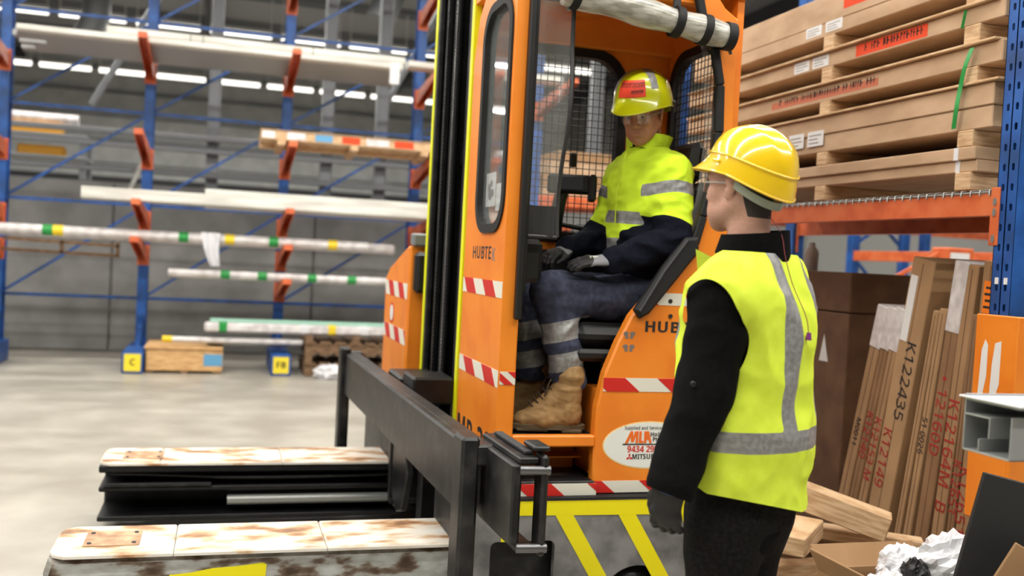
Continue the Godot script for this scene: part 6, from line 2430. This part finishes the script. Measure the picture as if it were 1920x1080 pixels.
	for i in 6:
		st = mb()
		bx(st, Vector3(-1.34 + i * 0.3, 0.055, 0.302), Vector3([0.14, 0.2, 0.19, 0.2, 0.26, 0.22][i], 0.075, 0.003), 0.001)
		obj("label", st, lc[i], crate)
	# two white extrusions
	stock.call("white_extrusion", "long white square extrusion overhanging the middle arms", "extrusion", "white extrusions on the middle arms", 1.71, -1.42, 2.6, 1.0, 0.0, 0.15, 0.12, M.white_profile)
	stock.call("white_extrusion", "shorter white extrusion lying behind the long one on middle arms", "extrusion", "white extrusions on the middle arms", 1.71, -0.2, 2.7, 0.8, 0.0, 0.16, 0.2, M.white_profile)
	# wrapped pipes
	wrapped(1.32, [[-2.7, 1.95, 0.62, 0.06], [-2.6, 1.9, 0.78, 0.055], [-2.75, 1.6, 0.92, 0.055]], ["thick white-wrapped pipe behind the others on low arms", "white-wrapped pipe between two others on the low arms", "outermost white-wrapped pipe with yellow tapes on the low arms"], [[-1.65, M.tape_yellow], [-0.4, M.wrap_green], [0.08, M.tape_yellow], [0.55, M.wrap_green], [1.2, M.tape_yellow], [-1.75, M.wrap_green]])
	wrapped(0.95, [[-0.52, 1.95, 0.55, 0.045], [-0.3, 1.9, 0.67, 0.04], [-0.55, 1.93, 0.78, 0.045]], ["pale wrapped tube behind the others on the lowest arm", "pale wrapped tube between two others on the lowest arm", "outermost pale wrapped tube with green tape on the lowest arm"], [[0.05, M.wrap_green], [0.45, M.wrap_green], [1.0, M.wrap_green], [1.45, M.wrap_green]])
	# loose plastic hanging off the pipes
	st = mb()
	var sheet_pts := []
	for j in 9:
		var line := []
		for i in 7:
			var u := i / 6.0 - 0.5
			var v := j / 8.0
			line.append(Vector3(-0.12 + u * (0.2 - 0.1 * v) + 0.06 * v * v, 1.56 - 0.36 * v, -11.2 + 0.03 * sin(u * 12.0 + v * 4.0)))
		sheet_pts.append(line)
	for j in 8:
		for i in 6:
			quad(st, sheet_pts[j][i], sheet_pts[j + 1][i], sheet_pts[j + 1][i + 1], sheet_pts[j][i + 1], Vector3.BACK)
	tag(obj("plastic_wrap", st, M.film_white), "torn white plastic hanging down from the wrapped pipes", "plastic")
	# old timber frame lying under the pipes in the outer bay
	var fr := thing("timber_ladder", "brown timber ladder frame under the pipes in the outer bay", "ladder", Vector3(-1.75, 1.25, -11.95))
	for q in [[Vector3(-2.3, 1.39, -11.9), Vector3(-1.1, 1.36, -11.9)], [Vector3(-2.3, 1.27, -11.9), Vector3(-1.1, 1.25, -11.9)], [Vector3(-1.12, 1.25, -11.9), Vector3(-1.12, 1.4, -11.9)], [Vector3(-1.7, 1.25, -11.9), Vector3(-1.7, 1.4, -11.9)]]:
		st = mb()
		bar(st, q[0], q[1], 0.05, 0.035, 0.003)
		obj("rail", st, M.old_timber, fr)
	# ---- on the floor under the arms
	var cr := thing("plywood_crate", "pale plywood crate with blue label on the floor beside yellow plate", "crate", Vector3(-0.4, 0, -11.6))
	st = mb()
	bc(st, Vector3(-0.74, 0.03, -12.1), Vector3(0.06, 0.27, -11.35), 0.006)
	obj("crate_body", st, mottled("plywood", [[0.2, Color(0.75, 0.58, 0.38)], [0.8, Color(0.85, 0.69, 0.48)]], 0.7, 0.0, 0.01, Vector3(1, 4, 1), 4), cr)
	st = mb()
	bc(st, Vector3(-0.76, 0.27, -12.12), Vector3(0.06, 0.295, -11.33), 0.004)
	obj("crate_lid", st, M.plywood, cr)
	st = mb()
	for xx in [-0.7, -0.34, 0.0]:
		bc(st, Vector3(xx - 0.04, 0, -12.1), Vector3(xx + 0.04, 0.03, -11.36))
	obj("runner", st, M.old_timber, cr)
	st = mb()
	bc(st, Vector3(-0.14, 0.09, -11.351), Vector3(0.055, 0.22, -11.347))
	obj("blue_label", st, M.label_blue, cr)
	for q in [[0.0, 0], [0.235, 1]]:
		var pal := thing("old_pallet", "%s brown timber pallet of the pair under the rack" % ["lower", "upper"][q[1]], "pallet", Vector3(1.5, q[0], -11.6), "brown timber pallets")
		for zz in [-12.05, -11.7, -11.35]:
			st = mb()
			bc(st, Vector3(0.95, q[0] + 0.03, zz - 0.05), Vector3(2.1, q[0] + 0.13, zz + 0.05), 0.004)
			obj("stringer", st, M.old_timber, pal)
		for kk in 7:
			st = mb()
			bc(st, Vector3(0.95 + kk * 0.17, q[0] + 0.13, -12.12), Vector3(1.07 + kk * 0.17, q[0] + 0.155, -11.28), 0.003)
			bc(st, Vector3(0.95 + kk * 0.17, q[0] + 0.005, -12.12), Vector3(1.07 + kk * 0.17, q[0] + 0.03, -11.28), 0.003)
			obj("deck_board", st, M.old_timber, pal)
		for xx in [0.99, 1.52]:
			st = mb()
			bc(st, Vector3(xx - 0.04, q[0] + 0.155, -11.36), Vector3(xx + 0.04, q[0] + 0.235, -11.28), 0.004)
			obj("block", st, M.old_timber, pal)
	for q in [[-0.15, 2.1, 0.47, -11.45, M.wrap_white, "white wrapped long pack with green edge, lying on the brown pallets"], [-0.1, 2.1, 0.47, -11.65, M.pale_green, "pale green long pack behind the white one on the brown pallets"]]:
		var t := thing("long_pack", q[5], "pack", Vector3(1.0, q[2], q[3]), "long packs on the pallets")
		st = mb()
		bc(st, Vector3(q[0], q[2], q[3] - 0.09), Vector3(q[1], q[2] + (0.1 if q[3] > -11.5 else 0.13), q[3] + 0.09), 0.02)
		obj("pack_body", st, q[4], t)
		var j := 0
		for xx in [0.05, 0.95, 1.25, 1.62]:
			if q[4] == M.pale_green:
				break
			st = mb()
			bc(st, Vector3(xx - 0.06, q[2] - 0.003, q[3] - 0.093), Vector3(xx + 0.06, q[2] + 0.104, q[3] + 0.093), 0.02)
			obj("tape_band", st, [M.wrap_green, M.film_white, M.tape_yellow, M.film_white][j], t)
			j += 1
	for q in [[-0.58, 0.93, 0.37, -11.44, 0.033, M.wrap_white, "thin wrapped tube with yellow end above the plywood crate"], [-0.1, 0.93, 0.335, -11.55, 0.035, M.grey_profile, "grey metal tube above the plywood crate"], [-0.12, 0.93, 0.332, -11.7, 0.035, M.label_blue, "pale blue tube above the plywood crate"]]:
		var t := thing("loose_tube", q[6], "tube", Vector3(0.2, q[2], q[3]), "loose tubes above the crate")
		st = mb()
		tube(st, [Vector3(q[0], q[2], q[3]), Vector3(q[1], q[2], q[3])], q[4], 12)
		obj("tube_body", st, q[5], t)
		if q[5] == M.wrap_white:
			st = mb()
			tube(st, [Vector3(q[0] - 0.005, q[2], q[3]), Vector3(q[0] + 0.1, q[2], q[3])], q[4] + 0.004, 12)
			obj("tube_end", st, M.tape_yellow, t)
	crumple("plastic_film", "crumpled white film on the floor in front of brown pallets", Vector3(1.25, 0.07, -11.1), Vector3(0.22, 0.09, 0.12), M.film_white, 15)
	st = mb()
	bar(st, Vector3(-1.2, 1.95, -13.44), Vector3(-0.95, 2.6, -13.5), 0.05, 0.05, 0.004)
	tag(obj("leaning_strip", st, M.white_profile), "short white strip leaning over the low wall beside blue column", "strip")


func wrapped(level: float, list: Array, labels: Array, bands: Array) -> void:
	for i in list.size():
		var q: Array = list[i]
		var at := on_arm(level, q[2], q[3])
		var t := thing("wrapped_pipe", labels[i], "pipe", at + Vector3((q[0] + q[1]) * 0.5, 0, 0), "wrapped pipes on the rack")
		var st := mb()
		var pts := []
		var rad := []
		var n := 30
		for k in n + 1:
			var f := k / float(n)
			pts.append(Vector3(lerpf(q[0], q[1], f), at.y, at.z))
			rad.append(q[3] * (1.0 - 0.06 * absf(sin(f * 41.0 + i))))
		tube(st, pts, rad, 14)
		obj("pipe_wrap", st, M.wrap_white, t)
		if i == list.size() - 1:
			for b in bands:
				if b[0] > q[1]:
					continue
				st = mb()
				tube(st, [Vector3(b[0] - 0.05, at.y, at.z), Vector3(b[0] + 0.05, at.y, at.z)], q[3] + 0.004, 14)
				obj("tape_band", st, b[1], t)


# ------------------------------------------------------------------ racks further back, seen past the cab
func far_rack(label: String, origin: Transform3D, bays: int, width: float, beams: Array) -> Node3D:
	var r := thing("far_rack", label, "rack", origin.origin, "racks further back", false)
	r.basis = origin.basis
	var st: SurfaceTool
	for i in bays + 1:
		for d in [0.0, -0.9]:
			st = mb()
			bc(st, Vector3(i * width - 0.05, 0, d - 0.04), Vector3(i * width + 0.05, 2.75 if beams.size() == 1 else 4.2, d + 0.04), 0.004)
			obj("upright", st, M.rack_blue, r)
		st = mb()
		for k in 3 if beams.size() == 1 else 5:
			bar(st, Vector3(i * width, 0.3 + k * 0.75, -0.04), Vector3(i * width, 0.9 + k * 0.75, -0.86), 0.03, 0.03)
		obj("frame_brace", st, M.rack_blue, r)
	for y in beams:
		for i in bays:
			for d in [0.0, -0.9]:
				st = mb()
				bc(st, Vector3(i * width + 0.05, y - 0.1, d - 0.025), Vector3((i + 1) * width - 0.05, y, d + 0.025), 0.004)
				obj("beam", st, M.rack_orange, r)
	return r


func build_far_racks() -> void:
	far_rack("blue and orange pallet rack far behind the forklift cab", Transform3D(Basis.IDENTITY, Vector3(2.95, 0, -9.4)), 3, 2.2, [2.1])
	var st: SurfaceTool
	var i := 0
	for q in [[3.05, 4.9, 2.102, 2.2], [3.05, 4.9, 2.205, 2.32], [3.1, 4.85, 2.325, 2.45], [3.2, 4.8, 2.455, 2.56], [5.3, 7.2, 2.102, 2.25], [5.35, 7.2, 2.255, 2.4]]:
		st = mb()
		bc(st, Vector3(q[0], q[2], -10.25), Vector3(q[1], q[3], -9.42), 0.006)
		tag(obj("far_carton", st, M.carton if i % 2 == 0 else M.kraft), ["lowest long carton of the stack seen through the cab mesh", "second long carton of the stack seen through the cab mesh", "third long carton of the stack seen through the cab mesh", "topmost long carton of the stack seen through the cab mesh", "lower carton in the second bay of the rack behind the cab", "upper carton in the second bay of the rack behind the cab"][i], "carton", "cartons on the far rack")
		i += 1
	i = 0
	for q in [[3.1, 4.9, 0.0, 0.9], [5.3, 7.1, 0.0, 1.2]]:
		st = mb()
		bc(st, Vector3(q[0], q[2], -10.2), Vector3(q[1], q[3], -9.45), 0.006)
		tag(obj("far_crate", st, M.white_profile if i == 0 else M.wrap_white), ["white crate on the floor behind the cab, first bay", "white wrapped stack on the floor behind the cab, second bay"][i], "crate", "crates under the far rack")
		i += 1
	# the rack across the next aisle, seen under the wire deck
	far_rack("orange and blue rack in the next aisle, seen under the wire deck", Transform3D(Basis(Vector3.UP, -PI / 2), Vector3(6.4, 0, -9.0)), 2, 2.4, [1.72, 3.2])
	var g := thing("column_guard", "orange steel column guard seen under the wire deck", "guard", Vector3(5.6, 0, -6.6))
	st = mb()
	bc(st, Vector3(5.5, 0, -6.7), Vector3(5.75, 1.72, -6.5), 0.01)
	obj("guard_body", st, M.rack_orange, g)
	st = mb()
	bar(st, Vector3(5.55, 1.7, -6.6), Vector3(5.0, 1.35, -6.75), 0.03, 0.03)
	obj("guard_strut", st, M.rack_orange, g)
	st = mb()
	bc(st, Vector3(5.52, 1.4, -6.499), Vector3(5.7, 1.68, -6.495))
	obj("notice", st, M.paper, g)
	st = mb()
	lathe(st, [Vector2(0.001, 0), Vector2(0.038, 0), Vector2(0.04, 0.1), Vector2(0.034, 0.12), Vector2(0.018, 0.135), Vector2(0.018, 0.16), Vector2(0.001, 0.16)], Transform3D(Basis.IDENTITY, Vector3(3.25, 1.472, -4.95)), 16)
	tag(obj("white_bottle", st, M.paper), "white plastic bottle standing on the dark brown box", "bottle")
	# shelf with yellow machinery beyond the low wall
	var s := thing("far_shelf", "grey steel shelf beyond the low wall at the picture edge", "shelf", Vector3(-2.6, 0, -15.2))
	for xx in [-3.6, -1.9]:
		for zz in [-15.5, -14.9]:
			st = mb()
			bc(st, Vector3(xx - 0.04, 0, zz - 0.04), Vector3(xx + 0.04, 2.84, zz + 0.04))
			obj("leg", st, M.grey_steel, s)
	for y in [2.5, 2.8]:
		st = mb()
		bc(st, Vector3(-3.65, y, -15.55), Vector3(-1.85, y + 0.04, -14.85), 0.005)
		obj("board", st, M.grey_steel, s)
	st = mb()
	bc(st, Vector3(-3.5, 2.841, -15.3), Vector3(-2.2, 2.98, -14.95), 0.02)
	tag(obj("yellow_case", st, plain("case_yellow", Color(0.88, 0.62, 0.1), 0.5)), "long yellow case on the far shelf", "case", "yellow cases")
	st = mb()
	tube(st, [Vector3(-3.4, 3.06, -15.1), Vector3(-2.0, 3.06, -15.1)], 0.08, 14)
	tag(obj("paper_roll", st, M.wrap_white), "cream roll lying on the yellow case", "roll")
	st = mb()
	bc(st, Vector3(-2.75, 2.541, -15.2), Vector3(-2.15, 2.68, -14.95), 0.02)
	tag(obj("yellow_case", st, M.case_yellow), "small yellow case under the far shelf top", "case", "yellow cases")
